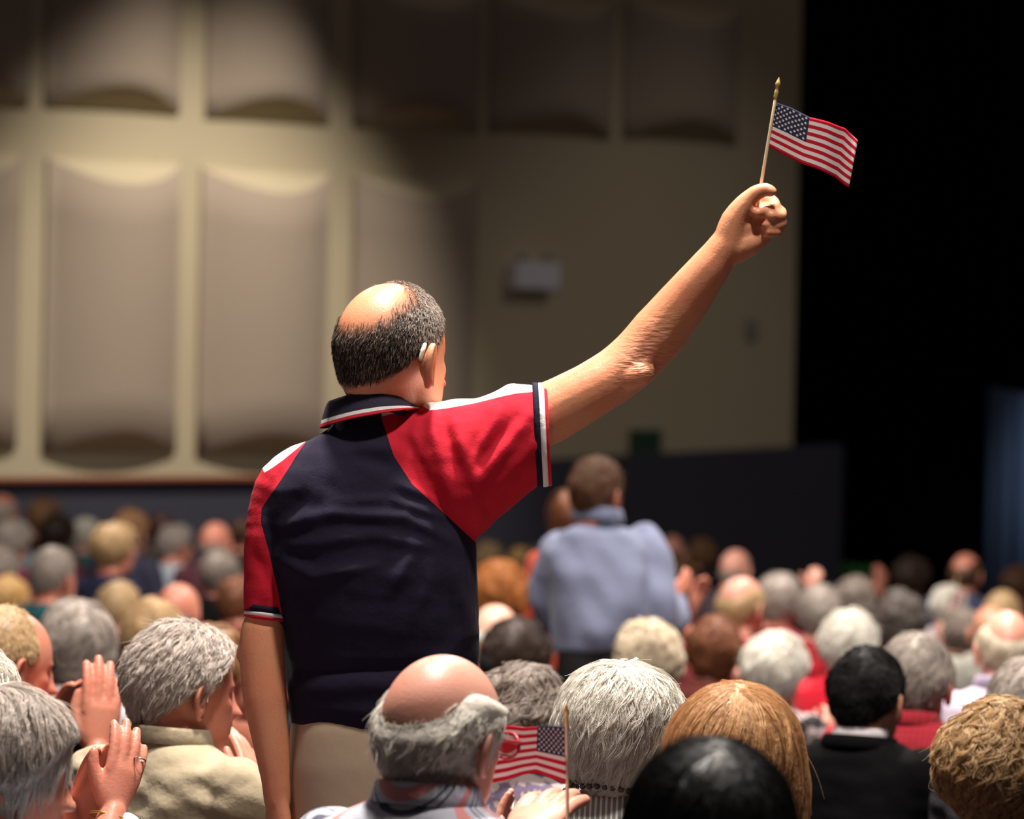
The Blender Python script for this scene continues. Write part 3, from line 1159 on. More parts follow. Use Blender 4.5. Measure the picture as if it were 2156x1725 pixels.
# ------------------------------------------------------------------ FLAGS
def flag_mat():
    if 'flag' in _MC: return _MC['flag']
    m, nt, b = new_mat('flag_print')
    uv = node(nt, 'ShaderNodeUVMap', uv_map='UVMap')
    sp = nt.nodes.new('ShaderNodeSeparateXYZ'); nt.links.new(uv.outputs[0], sp.inputs[0])
    u, v = sp.outputs[0], sp.outputs[1]
    st = mth(nt, 'MODULO', mth(nt, 'FLOOR', mth(nt, 'MULTIPLY', v, 13.0)), 2.0)         # 0 red, 1 white
    red, white, navy = srgb((196, 26, 48)), srgb((236, 226, 224)), srgb((44, 50, 74))
    base = cmix(nt, st, red, white)
    canton = mth(nt, 'MULTIPLY', mth(nt, 'LESS_THAN', u, 0.4), mth(nt, 'GREATER_THAN', v, 6.0 / 13.0))
    # 9 rows of stars, alternately 6 and 5
    cu = mth(nt, 'MULTIPLY', u, 12.0 / 0.4)                   # 12 half steps across
    cv = mth(nt, 'MULTIPLY', mth(nt, 'SUBTRACT', 1.0, v), 10.0 / (7.0 / 13.0))
    row = mth(nt, 'ROUND', cv)
    odd = mth(nt, 'MODULO', row, 2.0)                        # rows 1..9 : odd rows hold 6
    # star columns at odd half steps on odd rows, even half steps on even rows
    sh = odd
    col = mth(nt, 'ADD', mth(nt, 'MULTIPLY', mth(nt, 'ROUND', mth(nt, 'DIVIDE', mth(nt, 'SUBTRACT', cu, sh), 2.0)), 2.0), sh)
    dx = mth(nt, 'MULTIPLY', mth(nt, 'SUBTRACT', cu, col), 0.0633 / 0.0540)
    dy = mth(nt, 'SUBTRACT', cv, row)
    r = mth(nt, 'SQRT', mth(nt, 'ADD', mth(nt, 'MULTIPLY', dx, dx), mth(nt, 'MULTIPLY', dy, dy)))
    th = mth(nt, 'ARCTAN2', dx, mth(nt, 'MULTIPLY', dy, -1.0))
    a72 = 2 * PI / 5
    q = mth(nt, 'ABSOLUTE', mth(nt, 'SUBTRACT', mth(nt, 'MODULO', mth(nt, 'ADD', th, a72 * 2.5 + 4 * PI - a72 * 0 ), a72), a72 / 2))
    # q: angle from the notch/tip; 0 = tip
    R_, r_ = 0.60, 0.27
    den = mth(nt, 'ADD', mth(nt, 'MULTIPLY', mth(nt, 'SINE', q), R_), mth(nt, 'MULTIPLY', mth(nt, 'SINE', mth(nt, 'SUBTRACT', PI / 5, q)), r_))
    lim = mth(nt, 'DIVIDE', R_ * r_ * math.sin(PI / 5), den)
    star = mth(nt, 'LESS_THAN', r, lim)
    inr = mth(nt, 'MULTIPLY', mth(nt, 'GREATER_THAN', row, 0.5), mth(nt, 'LESS_THAN', row, 9.5))
    inc = mth(nt, 'MULTIPLY', mth(nt, 'GREATER_THAN', col, 0.5), mth(nt, 'LESS_THAN', col, 11.5))
    star = mth(nt, 'MULTIPLY', star, mth(nt, 'MULTIPLY', inr, inc))
    cant = cmix(nt, star, navy, white)
    out = cmix(nt, canton, base, cant)
    nt.links.new(out, b.inputs['Base Color'])
    b.inputs['Roughness'].default_value = 0.8
    b.inputs['Specular IOR Level'].default_value = 0.15
    _MC['flag'] = m
    return m


def flag_thing(label, stick_a, stick_b, stick_r, corners, wave, nu=44, nv=26, tip=True):
    """corners: function (u,v)->world point; stick from a (held end) to b (tip)"""
    a, b_ = np.asarray(stick_a), np.asarray(stick_b)
    root = bpy.data.objects.new('hand_flag', None)
    COL.objects.link(root); root.location = a
    tag(root, label, 'flag', 'small hand flags')
    mb = MB().tube([a - a, (b_ - a) * .5, b_ - a], [stick_r, stick_r, stick_r * .9], 10, 2)
    link('stick', mb.mesh('stick'), root, plain('pale_wood_dowel', (250, 226, 188), .5))
    V = np.array([[corners(i / nu, j / nv) - a for i in range(nu + 1)] for j in range(nv + 1)])
    n = nu + 1
    fc = [(j * n + i, j * n + i + 1, (j + 1) * n + i + 1, (j + 1) * n + i) for j in range(nv) for i in range(nu)]
    me = MB().add(V.reshape(-1, 3), fc).mesh('cloth')
    uvl = me.uv_layers.new(name='UVMap')
    uvs = np.array([[i / nu, j / nv] for j in range(nv + 1) for i in range(nu + 1)])
    li = np.empty(len(me.loops), np.int32); me.loops.foreach_get('vertex_index', li)
    uvl.data.foreach_set('uv', uvs[li].astype(np.float32).ravel())
    o = link('cloth', me, root, flag_mat())
    md = o.modifiers.new('s', 'SOLIDIFY'); md.thickness = 0.0006
    if tip:
        ax = (b_ - a) / np.linalg.norm(b_ - a)
        up = b_ - a
        tb = MB().tube([up, up + ax * .010, up + ax * .016, up + ax * .026, up + ax * .037], [stick_r * 1.25, stick_r * 1.3, stick_r * .9, stick_r * 1.6, stick_r * .25], 10, 3)
        link('finial', tb.mesh('finial'), root, plain('gilt_spear_tip', (226, 196, 120), .35, 0.3))
    return root


def quad(P00, P10, P01, P11):
    return lambda u, v: (1 - u) * (1 - v) * P00 + u * (1 - v) * P10 + (1 - u) * v * P01 + u * v * P11


# ------------------------------------------------------------------ THE STANDING MAN WITH RAISED ARM
DH = 7.8
base = np.array([W(806, 1500, DH)[0], W(806, 1500, DH)[1], 0.0])
base[2] = zfloor(base[1])


def P(px, py, dd=0.0):
    return W(px, py, DH + dd) - base


HS = 1.14
hy = math.radians(44)
hc = P(831, 752, .04)
HM = rotz(-hy) @ rotx(math.radians(-4))
px2m = DH / F


def hring(py, l, r, hd, dc=0.03, tilt=0.0, e=2.4):
    """torso section seen between photo columns l and r at row py"""
    t = np.linspace(0, 2 * PI, 40, endpoint=False)
    ct, s_ = np.cos(t), np.sin(t)
    x = (l + r) / 2 + (r - l) / 2 * np.sign(ct) * np.abs(ct) ** (2 / e)
    y = dc + hd * np.sign(s_) * np.abs(s_) ** (2 / e)
    return np.array([P(a, py + tilt * (a - (l + r) / 2), b) for a, b in zip(x, y)])


TOR = [(1540, 612, 1004, .135, .05, .075), (1500, 607, 1008, .145, .05, .07), (1450, 606, 1010, .150, .06, .05), (1410, 611, 1006, .142, .05, .03), (1370, 604, 1008, .145, .05, 0), (1290, 590, 1007, .145, .04, 0),
       (1210, 573, 1006, .140, .03, 0), (1145, 558, 1003, .132, .03, 0), (1080, 550, 985, .125, .03, 0), (1030, 553, 965, .118, .03, -.02), (985, 580, 945, .108, .03, -.05),
       (945, 618, 925, .095, .03, -.09), (915, 645, 905, .085, .04, -.12), (890, 690, 880, .076, .045, -.14), (868, 715, 868, .070, .05, -.14)]

# -- body
mb = MB()
rows = sphere_dirs(80, 60); Dv = np.concatenate(rows)
star_mesh(mb, rows, head_r(Dv) * HS, HM, hc)
mb.tube([P(792, 925, .05), P(808, 870, .05), hc + HM @ (np.array([0, -.012, -.055]) * HS)], [.068, .063, .066], 20, 3)
mb.rings([hring(a, l + 14, r - 14, hd - .012, dc, tl) for (a, l, r, hd, dc, tl) in TOR])
mb.rings([hring(1520, 625, 990, .12, .05), hring(1600, 615, 1000, .13, .05), hring(1700, 622, 995, .125, .05), hring(1760, 640, 980, .10, .04)])
ARM = [(900, 960, .03, .070), (1000, 925, .03, .064), (1080, 898, .02, .060), (1160, 868, .02, .057), (1240, 824, .02, .0515), (1300, 786, .03, .0505), (1345, 748, .035, .0515), (1388, 700, .03, .0525), (1436, 640, .015, .047), (1482, 580, .0, .0395), (1512, 540, -.005, .034), (1532, 512, -.008, .031)]
mb.tube([P(a, b_, c_) for a, b_, c_, _ in ARM], [q[3] for q in ARM], 22, 3)
mb.tube([P(1352, 786, -.005), P(1322, 800, -.002)], [.024, .022], 12, 1)          # point of the elbow
# right hand, fist closed on the stick
mb.tube([P(1530, 518, -.010), P(1546, 462, -.014), P(1580, 416, -.018), P(1608, 400, -.022), P(1624, 403, -.026)], [.029, .0245, .0165, .0135, .0112], 12, 3)
mb.tube([P(1532, 520, .0), P(1568, 482, .006), P(1598, 455, .014)], [.030, .031, .024], 14, 3)
mb.tube([P(1542, 530, -.006), P(1578, 514, -.006), P(1608, 494, .002)], [.026, .023, .017], 12, 3)
mb.tube([P(1545, 490, .025), P(1592, 432, .034)], [.022, .016], 12, 2)
for pts, r in (([(1586, 424, .030), (1624, 422, .026), (1629, 438, -.008), (1594, 449, -.028)], (.0130, .0118, .0105, .0094)),
               ([(1604, 446, .032), (1641, 444, .022), (1644, 455, -.008), (1624, 455, -.026)], (.012, .0112, .0102, .009)),
               ([(1610, 466, .028), (1643, 465, .018), (1643, 474, -.008), (1612, 474, -.024)], (.0115, .0105, .0098, .0086)),
               ([(1606, 486, .020), (1634, 484, .014), (1637, 490, -.010), (1617, 490, -.024)], (.0105, .0096, .0090, .0080))):
    mb.tube([P(*q) for q in pts], r, 10, 4)
# left arm hanging
LARM = [(612, 1010, .03, .04), (580, 1110, .02, .034), (562, 1230, .01, .031), (556, 1300, .006, .034), (553, 1325, .005, .0395), (551, 1370, .0, .042), (558, 1470, -.01, .0405), (570, 1560, -.015, .034), (580, 1640, -.02, .0265), (584, 1690, -.02, .0245)]
mb.tube([P(a, b_, c_) for a, b_, c_, _ in LARM], [q[3] for q in LARM], 20, 3)
mb.tube([P(524, 1362, .0), P(516, 1378, .0)], [.020, .018], 10, 1)
hand_into(mb, P(584, 1695, -.02), P(596, 1850, -.03) - P(584, 1695, -.02), np.array([-.8, -.5, 0.1]), -1, 1.0, (18, 25, 20), 2)
me = fuse(mb, .0042, 3, 'person')
eb = MB()
for sd in (1, -1): ear(eb, sd, HM, hc, HS * 1.12)
me = mesh_append(me, eb)
V = co(me)
H = ((V - hc) @ HM) / HS
rr = np.linalg.norm(H, axis=1) + 1e-9; Dh = H / rr[:, None]
STH = dict(STYLES['tonsure'])
mk = hair_mask(Dh, STH) * (rr < head_r(Dh) + .010) * (rr > .05)
azh, elh = ang(Dh)
grey = sstep(125, 70, np.abs(azh))[:, None]
thin = 1 - 0.55 * sstep(40, 62, elh)
hcol = np.array(srgb((44, 34, 30)))[None] * (1 - grey) + np.array(srgb((112, 92, 82)))[None] * grey
at = me.attributes.new('scalp', 'FLOAT_COLOR', 'POINT')
at.data.foreach_set('color', np.concatenate([hcol, (mk * .85 * thin)[:, None]], 1).astype(np.float32).ravel())
X, Y, _d = to_px(V + base)
cre = np.exp(-(((X - 1356) * .78 - (Y - 738) * -.62) / 78) ** 2 - (((X - 1356) * .62 * -1 + (Y - 738) * -.78 * -1) / 1e9) ** 2)
ux, uy = (X - 1360) * .64 + (Y - 742) * -.77, (X - 1360) * .77 + (Y - 742) * .64       # along / across the forearm
cre = np.exp(-(ux / 75) ** 2 - ((uy - 8) / 42) ** 2) * (X > 1200)
me.attributes.new('crease', 'FLOAT', 'POINT').data.foreach_set('value', cre.astype(np.float32))
hero = link('person', me, None, skin((228, 160, 122)))
hero.location = base
tag(hero, 'balding man standing with raised arm in navy, red and white polo shirt', 'person', 'standing audience')

# hair: short dark grey fringe
gmat, nt, b = new_mat('hair_pepper')
tc = nt.nodes.new('ShaderNodeTexCoord')
hi = node(nt, 'ShaderNodeHairInfo')
rp = nt.nodes.new('ShaderNodeValToRGB')
rp.color_ramp.elements[0].color = (*srgb((38, 29, 25)), 1); rp.color_ramp.elements[1].color = (*srgb((176, 156, 140)), 1)
rp.color_ramp.elements[0].position = .55; rp.color_ramp.elements[1].position = 1.0
nt.links.new(hi.outputs['Random'], rp.inputs[0])
nt.links.new(rp.outputs[0], b.inputs['Base Color']); b.inputs['Roughness'].default_value = .45
lmat, nt, b = new_mat('hair_temple_grey')
hi = node(nt, 'ShaderNodeHairInfo')
nt.links.new(cmix(nt, hi.outputs['Random'], srgb((96, 82, 74)), srgb((196, 180, 166))), b.inputs['Base Color']); b.inputs['Roughness'].default_value = .45
hroot = MB()
dtop = lambda D_: 1 - .85 * sstep(30, 58, ang(D_)[1])
hv = hair_strands(STH, 31, HM, hc, HS, False, 1.0, 16000, 6, .00040, (0, .0022), .5, .85, (0.0, -.6, .8), .2, 0, .3, 2, .2, dtop)
tag(link('hair', hv, hero, gmat), kind='stuff')
dtem = lambda D_: sstep(135, 80, np.abs(ang(D_)[0])) * .8 + .35 * sstep(20, 45, ang(D_)[1])
hv = hair_strands(STH, 32, HM, hc, HS, False, 1.0, 7000, 6, .00040, (0.001, .0030), .5, .85, (0.0, -.6, .8), .2, 0, .3, 2, .2, dtem)
tag(link('hair', hv, hero, lmat), 'grey hair at the temples', kind='stuff')
# hearing aid behind the visible ear
tb = MB()
tb.tube([hc + HM @ (np.array(q) * HS) for q in ((.0840, -.017, .020), (.0865, -.023, .010), (.0855, -.026, -.004))], [.0038, .0045, .0040], 10, 3)
link('hearing_aid', tb.mesh('hearing_aid'), hero, plain('silver_hearing_aid', (226, 220, 206), .3))
eyes_glasses(hero, HM, hc, HS, None)

# -- polo shirt
mb = MB()
mb.rings([hring(*q) for q in TOR])


def vring(cx, cy, hh, hd, dc=.03, lean=0.0, n=36, e=2.2):
    t = np.linspace(0, 2 * PI, n, endpoint=False)
    return np.array([P(cx + lean * hh * np.sin(a), cy - hh * np.sign(np.sin(a)) * abs(np.sin(a)) ** (2 / e), dc + hd * np.sign(np.cos(a)) * abs(np.cos(a)) ** (2 / e)) for a in t])


SLV = [(840, 980, 112, .09), (900, 988, 136, .10), (960, 990, 150, .105), (1005, 986, 146, .105), (1040, 962, 134, .102), (1075, 942, 125, .098), (1105, 926, 116, .092), (1130, 917, 106, .086), (1137, 916, 105, .085)]
mb.rings([vring(cx, cy, hh, hd, .03, -.05 * (cx - 840) / 300) for cx, cy, hh, hd in SLV])
LSL = [(650, 985, .05, .045), (602, 1025, .055, .05), (576, 1085, .048, .055), (566, 1160, .0430, .055), (560, 1235, .0400, .052), (557, 1290, .0385, .050)]
mb.tube([P(a, b_, c_) for (a, b_, _, _), c_ in zip(LSL, (.03, .025, .02, .012, .008, .005))], [q[2] * 1.03 for q in LSL], 24, 3)
sh = fuse(mb, .0046, 5, 'shirt')
V = co(sh); N_ = vnormals(sh)
X, Y, dd = to_px(V + base)
# cloth folds worn into the back and sleeve: (x1,y1,x2,y2,half width px,amp mm)
FOLDS = [(600, 1105, 700, 1082, 16, 7), (700, 1082, 850, 1090, 14, 8), (850, 1090, 940, 1135, 13, 6), (620, 1150, 790, 1128, 16, 6), (790, 1128, 900, 1150, 14, 5),
         (840, 1020, 930, 1062, 12, 5), (830, 1055, 930, 1090, 10, 5), (700, 1060, 820, 1050, 16, 4), (590, 1180, 660, 1215, 18, 8), (660, 1215, 790, 1190, 12, 5),
         (870, 1160, 820, 1250, 16, 7), (900, 1230, 870, 1300, 16, 5), (960, 1210, 985, 1330, 18, 6), (985, 1330, 900, 1420, 18, 6), (640, 1040, 600, 1090, 18, -7), (760, 960, 830, 985, 20, -9),
         (720, 930, 760, 1010, 30, -5), (620, 1300, 980, 1330, 30, 3), (610, 1412, 990, 1405, 14, -9), (610, 1450, 990, 1440, 22, 8), (700, 1000, 690, 1060, 14, -3),
         # sleeve
         (905, 860, 925, 960, 16, 9), (925, 960, 950, 1060, 18, 8), (960, 900, 1000, 1010, 16, 8), (1000, 1010, 985, 1090, 18, 6), (1060, 850, 1000, 950, 15, 9), (1110, 880, 1010, 1010, 17, 9), (1125, 940, 1040, 1050, 16, 8),
         (880, 880, 870, 960, 14, 6), (935, 890, 960, 990, 14, -8), (1030, 880, 990, 960, 13, -8), (1085, 880, 1010, 980, 14, -9), (1120, 960, 1030, 1070, 15, -8), (860, 930, 900, 1010, 12, -7), (1090, 805, 1060, 830, 14, 7),
         (560, 1080, 545, 1160, 12, 5), (540, 1170, 575, 1240, 12, -4), (585, 1160, 560, 1260, 10, 5)]
disp = np.zeros(len(V))
bk = sstep(.06, -.02, dd - DH - .03)
for x1, y1, x2, y2, w_, amp in FOLDS:
    ax, ay = x2 - x1, y2 - y1
    t = np.clip(((X - x1) * ax + (Y - y1) * ay) / (ax * ax + ay * ay), 0, 1)
    dist = np.hypot(X - x1 - t * ax, Y - y1 - t * ay)
    disp += amp * .001 * np.exp(-(dist / w_) ** 2) * (1 - .5 * (2 * t - 1) ** 2)
disp = disp * bk
disp += .0016 * noise3(V * np.array([1, 1, 2.2]), 7, 4, 2) + (1 - bk) * .004 * noise3(V, 4, 9, 2)
setco(sh, V + N_ * disp[:, None])
# panel seams of the raglan polo
V = co(sh); X, Y, dd = to_px(V + base)
xr = np.interp(Y, [860, 880, 960, 1020, 1080, 1145, 1150, 1700], [800, 803, 829, 868, 934, 1004, 1200, 1200])
xl = np.interp(Y, [880, 890, 950, 1000, 1070, 1100, 1160, 1250, 1310, 1320, 1700], [682, 674, 630, 599, 551, 549, 566, 586, 596, 300, 300])
redv = np.maximum(X - xr, xl - X) / 100.0
yw = np.interp(X, [790, 805, 850, 878, 882, 905, 940, 1000, 1060, 1090, 1140], [800, 877, 864, 856, 850, 864, 860, 849, 834, 828, 824])
yl = np.interp(X, [520, 556, 575, 596, 630, 656, 680, 700], [900, 996, 984, 969, 941, 919, 895, 800])
whv = np.where(X > 780, yw - Y, yl - Y) / 100.0
sh.attributes.new('red_panel', 'FLOAT', 'POINT').data.foreach_set('value', redv.astype(np.float32))
sh.attributes.new('white_panel', 'FLOAT', 'POINT').data.foreach_set('value', whv.astype(np.float32))
mp, nt, b = new_mat('raglan_polo_knit')
a1 = node(nt, 'ShaderNodeAttribute', attribute_name='red_panel'); a2 = node(nt, 'ShaderNodeAttribute', attribute_name='white_panel')
NAVY, RED, WHITE = (30, 26, 48), (206, 32, 54), (240, 238, 238)
nz = noise_out(nt, 12, 4)
out = cmix(nt, mth(nt, 'GREATER_THAN', a1.outputs['Fac'], 0.0), cmix(nt, nz, srgb((27, 23, 44)), srgb((34, 29, 52))), cmix(nt, nz, srgb((196, 26, 48)), srgb((212, 36, 58))))
seam = mth(nt, 'LESS_THAN', mth(nt, 'ABSOLUTE', mth(nt, 'SUBTRACT', a1.outputs['Fac'], -0.02)), 0.016)
out = cmix(nt, mth(nt, 'MULTIPLY', seam, .6), out, srgb((24, 20, 34)))
out = cmix(nt, mth(nt, 'GREATER_THAN', a2.outputs['Fac'], 0.0), out, srgb(WHITE))
nt.links.new(out, b.inputs['Base Color'])
b.inputs['Roughness'].default_value = .85; b.inputs['Specular IOR Level'].default_value = .2; b.inputs['Sheen Weight'].default_value = .03
add_bump(nt, b, mth(nt, 'ADD', noise_out(nt, 30, 4), mth(nt, 'MULTIPLY', noise_out(nt, 400, 2), .2)), .3, .008)
shirt = link('shirt', sh, hero, mp)


def band(rA, rB, mat, name, parent, label=None, off=.004):
    A, B_ = np.asarray(rA), np.asarray(rB)
    ca, cb_ = A.mean(0), B_.mean(0)
    o = lambda R, c, k: c + (R - c) * (1 + k)
    mb = MB().rings([o(A, ca, -.10), o(A, ca, off * 10), o((A + B_) / 2, (ca + cb_) / 2, off * 12), o(B_, cb_, off * 10), o(B_, cb_, -.10)], cap=False)
    ob = link(name, mb.mesh(name), parent, mat)
    if label: ob['label'] = label
    return ob


cn, cw, cr_ = cloth(NAVY), cloth(WHITE, key='w'), cloth(RED, key='r')
xs_b = [(1126, 916.5, 106.5), (1138.5, 916, 105.5), (1150, 915.5, 104.5), (1157, 915, 104)]
for (a, bq, mt_, nm) in ((0, 1, cn, 'navy sleeve band'), (1, 2, cw, 'white sleeve band'), (2, 3, cr_, 'red sleeve edge band')):
    q, r_ = xs_b[a], xs_b[bq]
    band(vring(q[0], q[1], q[2], .086, .03, -.05), vring(r_[0], r_[1], r_[2], .086, .03, -.05), mt_, 'sleeve_band', shirt, nm)


def hband(py, l, r):
    return hring(py, l, r, .040, .005, .12, 2.0)


for (ya, yb_, mt_, nm) in ((1276, 1290, cn, 'navy band on the hanging sleeve'), (1290, 1298, cw, 'white band on the hanging sleeve'), (1298, 1303, cr_, 'red edge on the hanging sleeve')):
    band(hband(ya, 515, 598), hband(yb_, 514, 599), mt_, 'sleeve_band', shirt, nm, .002)

# collar: turned-down knit with white and red edge
cmn, nt, b = new_mat('polo_collar_knit')
a1 = node(nt, 'ShaderNodeAttribute', attribute_name='fall')
out = cmix(nt, mth(nt, 'GREATER_THAN', a1.outputs['Fac'], .80), srgb((36, 31, 54)), srgb(WHITE))
out = cmix(nt, mth(nt, 'GREATER_THAN', a1.outputs['Fac'], .92), out, srgb(RED))
nt.links.new(out, b.inputs['Base Color']); b.inputs['Roughness'].default_value = .85
add_bump(nt, b, noise_out(nt, 120, 3), .3, .004)
n = 64
ph = np.linspace(-.90 * PI, .90 * PI, n)      # 0 = back of neck, facing us
rows_, fall = [], []
yaw_c = math.radians(18)
for (k, fv) in ((-1, 0.0), (-.5, 0.0), (0.0, 0.0), (.12, .08), (.4, .4), (.7, .72), (.82, .84), (.92, .93), (1.0, 1.0), (1.02, 1.0)):
    if k <= 0:
        rad = (94 + 4 * k, .086)
    else:
        rad = (94 + 15 * k, .088 + .022 * k)
    x = np.sin(ph + yaw_c) ; yv = -np.cos(ph + yaw_c)
    pxx = 784 + rad[0] * x
    ytop = np.interp(pxx, [680, 700, 720, 760, 800, 840, 880, 900], [838, 838, 834, 826, 822, 832, 850, 856]) + 14 * (yv + 1) * .5 * 1.5
    ybot = np.interp(pxx, [668, 700, 740, 780, 820, 860, 900], [896, 889, 880, 873, 866, 860, 858]) + 6 * (yv + 1)
    if k <= 0: py_ = ytop - 6 * k * 0 + (-k) * 40
    else: py_ = ytop + (ybot - ytop) * k - 3 * math.sin(k * PI)
    rows_.append(np.array([P(a, bq, .045 + rad[1] * c_) for a, bq, c_ in zip(pxx, py_, yv)]))
    fall += [fv] * n
mb = MB().rings(rows_, cap=False, closed=False)
cme = mb.mesh('collar')
cme.attributes.new('fall', 'FLOAT', 'POINT').data.foreach_set('value', np.array(fall, np.float32))
col = link('collar', cme, shirt, cmn)
md = col.modifiers.new('s', 'SOLIDIFY'); md.thickness = .003; md.offset = 0

# trousers and shoes
mb = MB()
mb.rings([hring(1490, 622, 996, .122, .05), hring(1540, 610, 1006, .135, .05), hring(1620, 603, 1010, .142, .05), hring(1720, 604, 1008, .140, .05), hring(1800, 612, 1000, .130, .04)])
for sx, ex in ((700, 1), (912, -1)):
    mb.tube([P(sx, 1720, .04), P(sx - 4 * ex, 1960, .03), P(sx - 6 * ex, 2180, .02), P(sx - 8 * ex, 2420, .03), P(sx - 8 * ex, 2630, .03)], [.090, .084, .072, .066, .066], 18, 3)
tr = fuse(mb, .009, 4, 'trousers')
V = co(tr); N_ = vnormals(tr)
setco(tr, V + N_ * (.005 * noise3(V * np.array([1, 1, .5]), 5, 3, 2))[:, None])
link('trousers', tr, hero, cloth((196, 176, 150), key='khaki', bump=.06, var=.04))
for sx in (700, 912):
    so_ = bpy.data.objects.new('shoe', shoe_mesh()); COL.objects.link(so_); so_.parent = hero
    if len(so_.data.materials) == 0: so_.data.materials.append(plain('black_shoe_leather', (30, 27, 26), .35))
    p_ = P(sx, 2600, .03); so_.location = (p_[0], p_[1] - .0, zfloor(base[1]) - base[2] + .0); so_.rotation_euler = (0, 0, -.4)

# flag in the raised hand
sa, sb = W(1588, 476, DH + .0), W(1633, 206, DH - .015)
dirS = (sb - sa) / np.linalg.norm(sb - sa)


def flag1(u, v):
    # edges traced as a waving cloth: hoist on the stick, fly out to the side
    top = [(1630, 214), (1665, 226), (1705, 248), (1745, 256), (1780, 268), (1806, 298)]
    bot = [(1613, 306), (1652, 326), (1690, 346), (1730, 362), (1760, 374), (1787, 394)]
    t = u * 5; i = min(int(t), 4); f = t - i
    f2 = f
    T = np.array(top[i]) * (1 - f2) + np.array(top[i + 1]) * f2
    B = np.array(bot[i]) * (1 - f2) + np.array(bot[i + 1]) * f2
    q = B * (1 - v) + T * v
    q = q + np.array([0, 3.0 * math.sin(u * 9 + v * 1.2) * u])
    return W(q[0], q[1], DH - .01 + .020 * math.sin(u * 8.5 + .5 * v) * u - .03 * u)


flag_thing('small striped flag waved high by the standing man in the polo shirt', sa, sb, .0032, flag1, 0)


# ------------------------------------------------------------------ NEAR AUDIENCE
def stripe_shirt(nt, base_out):
    tc = nt.nodes.new('ShaderNodeTexCoord')
    sp = nt.nodes.new('ShaderNodeSeparateXYZ'); nt.links.new(tc.outputs['Object'], sp.inputs[0])
    y = mth(nt, 'ADD', sp.outputs[1], mth(nt, 'MULTIPLY', sp.outputs[2], -1.0))
    a = mth(nt, 'FRACT', mth(nt, 'MULTIPLY', y, 16.0))
    o = cmix(nt, mth(nt, 'LESS_THAN', mth(nt, 'ABSOLUTE', mth(nt, 'SUBTRACT', a, .3)), .12), base_out, srgb((226, 150, 150)))
    o = cmix(nt, mth(nt, 'LESS_THAN', mth(nt, 'ABSOLUTE', mth(nt, 'SUBTRACT', a, .62)), .03), o, srgb((90, 92, 110)))
    o = cmix(nt, mth(nt, 'LESS_THAN', mth(nt, 'ABSOLUTE', mth(nt, 'SUBTRACT', a, .80)), .03), o, srgb((90, 92, 110)))
    return o


def plaid(nt, base_out):
    tc = nt.nodes.new('ShaderNodeTexCoord')
    sp = nt.nodes.new('ShaderNodeSeparateXYZ'); nt.links.new(tc.outputs['Object'], sp.inputs[0])
    o = base_out
    for ax, fr in ((0, 60.0), (2, 60.0)):
        a = mth(nt, 'FRACT', mth(nt, 'MULTIPLY', sp.outputs[ax], fr))
        o = cmix(nt, mth(nt, 'MULTIPLY', mth(nt, 'LESS_THAN', a, .3), .35), o, srgb((70, 16, 26)))
    return o


def pin(nt, base_out):
    tc = nt.nodes.new('ShaderNodeTexCoord')
    sp = nt.nodes.new('ShaderNodeSeparateXYZ'); nt.links.new(tc.outputs['Object'], sp.inputs[0])
    a = mth(nt, 'FRACT', mth(nt, 'MULTIPLY', mth(nt, 'ADD', sp.outputs[0], mth(nt, 'MULTIPLY', sp.outputs[1], .3)), 90.0))
    return cmix(nt, mth(nt, 'LESS_THAN', a, .4), base_out, srgb((236, 234, 226)))


def mottle(nt, base_out):
    n_ = noise_out(nt, 22, 4)
    return cmix(nt, mth(nt, 'GREATER_THAN', n_, .52), base_out, srgb((176, 160, 160)))


UPL = np.array([-.75, -.6, .2])
# white haired bald man in striped shirt, clapping
d5 = 6.6
m5 = cloth((200, 202, 216), stripes=stripe_shirt, key='stripe')
f5 = person('bald_front', 938, 1374, 305, 38, 'fringe', 'white', 'bald man with white fringe and red rimmed glasses in striped shirt, before the polo man', 'pink', byaw=30, hs=1.08, pitch=-.14, roll=.06, near=2, d=6.55,
            tscale=1.5, collar=m5, shirt_mat=m5, strands=13000, wid=1.05, st_over=dict(bald=((0, -.72, .72), 41), bald2=((0, .12, 1), 46), L=.08, curl=.006),
            arms=[[(.18, -.02, .90), (1120, 1960, 6.45), (1130, 1790, 6.72)], [(-.18, -.02, .90), (930, 2000, 7.2), (1040, 1800, 7.0)]],
            hands=[dict(wrist=(1098, 1770, 6.75), tip=(1192, 1648, 6.95), dorsal=(-.35, -.75, .5), side=1, elbow=(1115, 1930, 6.5), thumb=.9, spread=4, curl=(4, 8, 6)),
                   dict(wrist=(1045, 1820, 6.98), tip=(1062, 1664, 7.02), dorsal=(-.9, .2, .1), side=-1, elbow=(980, 1960, 7.1), thumb=.3)], eyes=True)
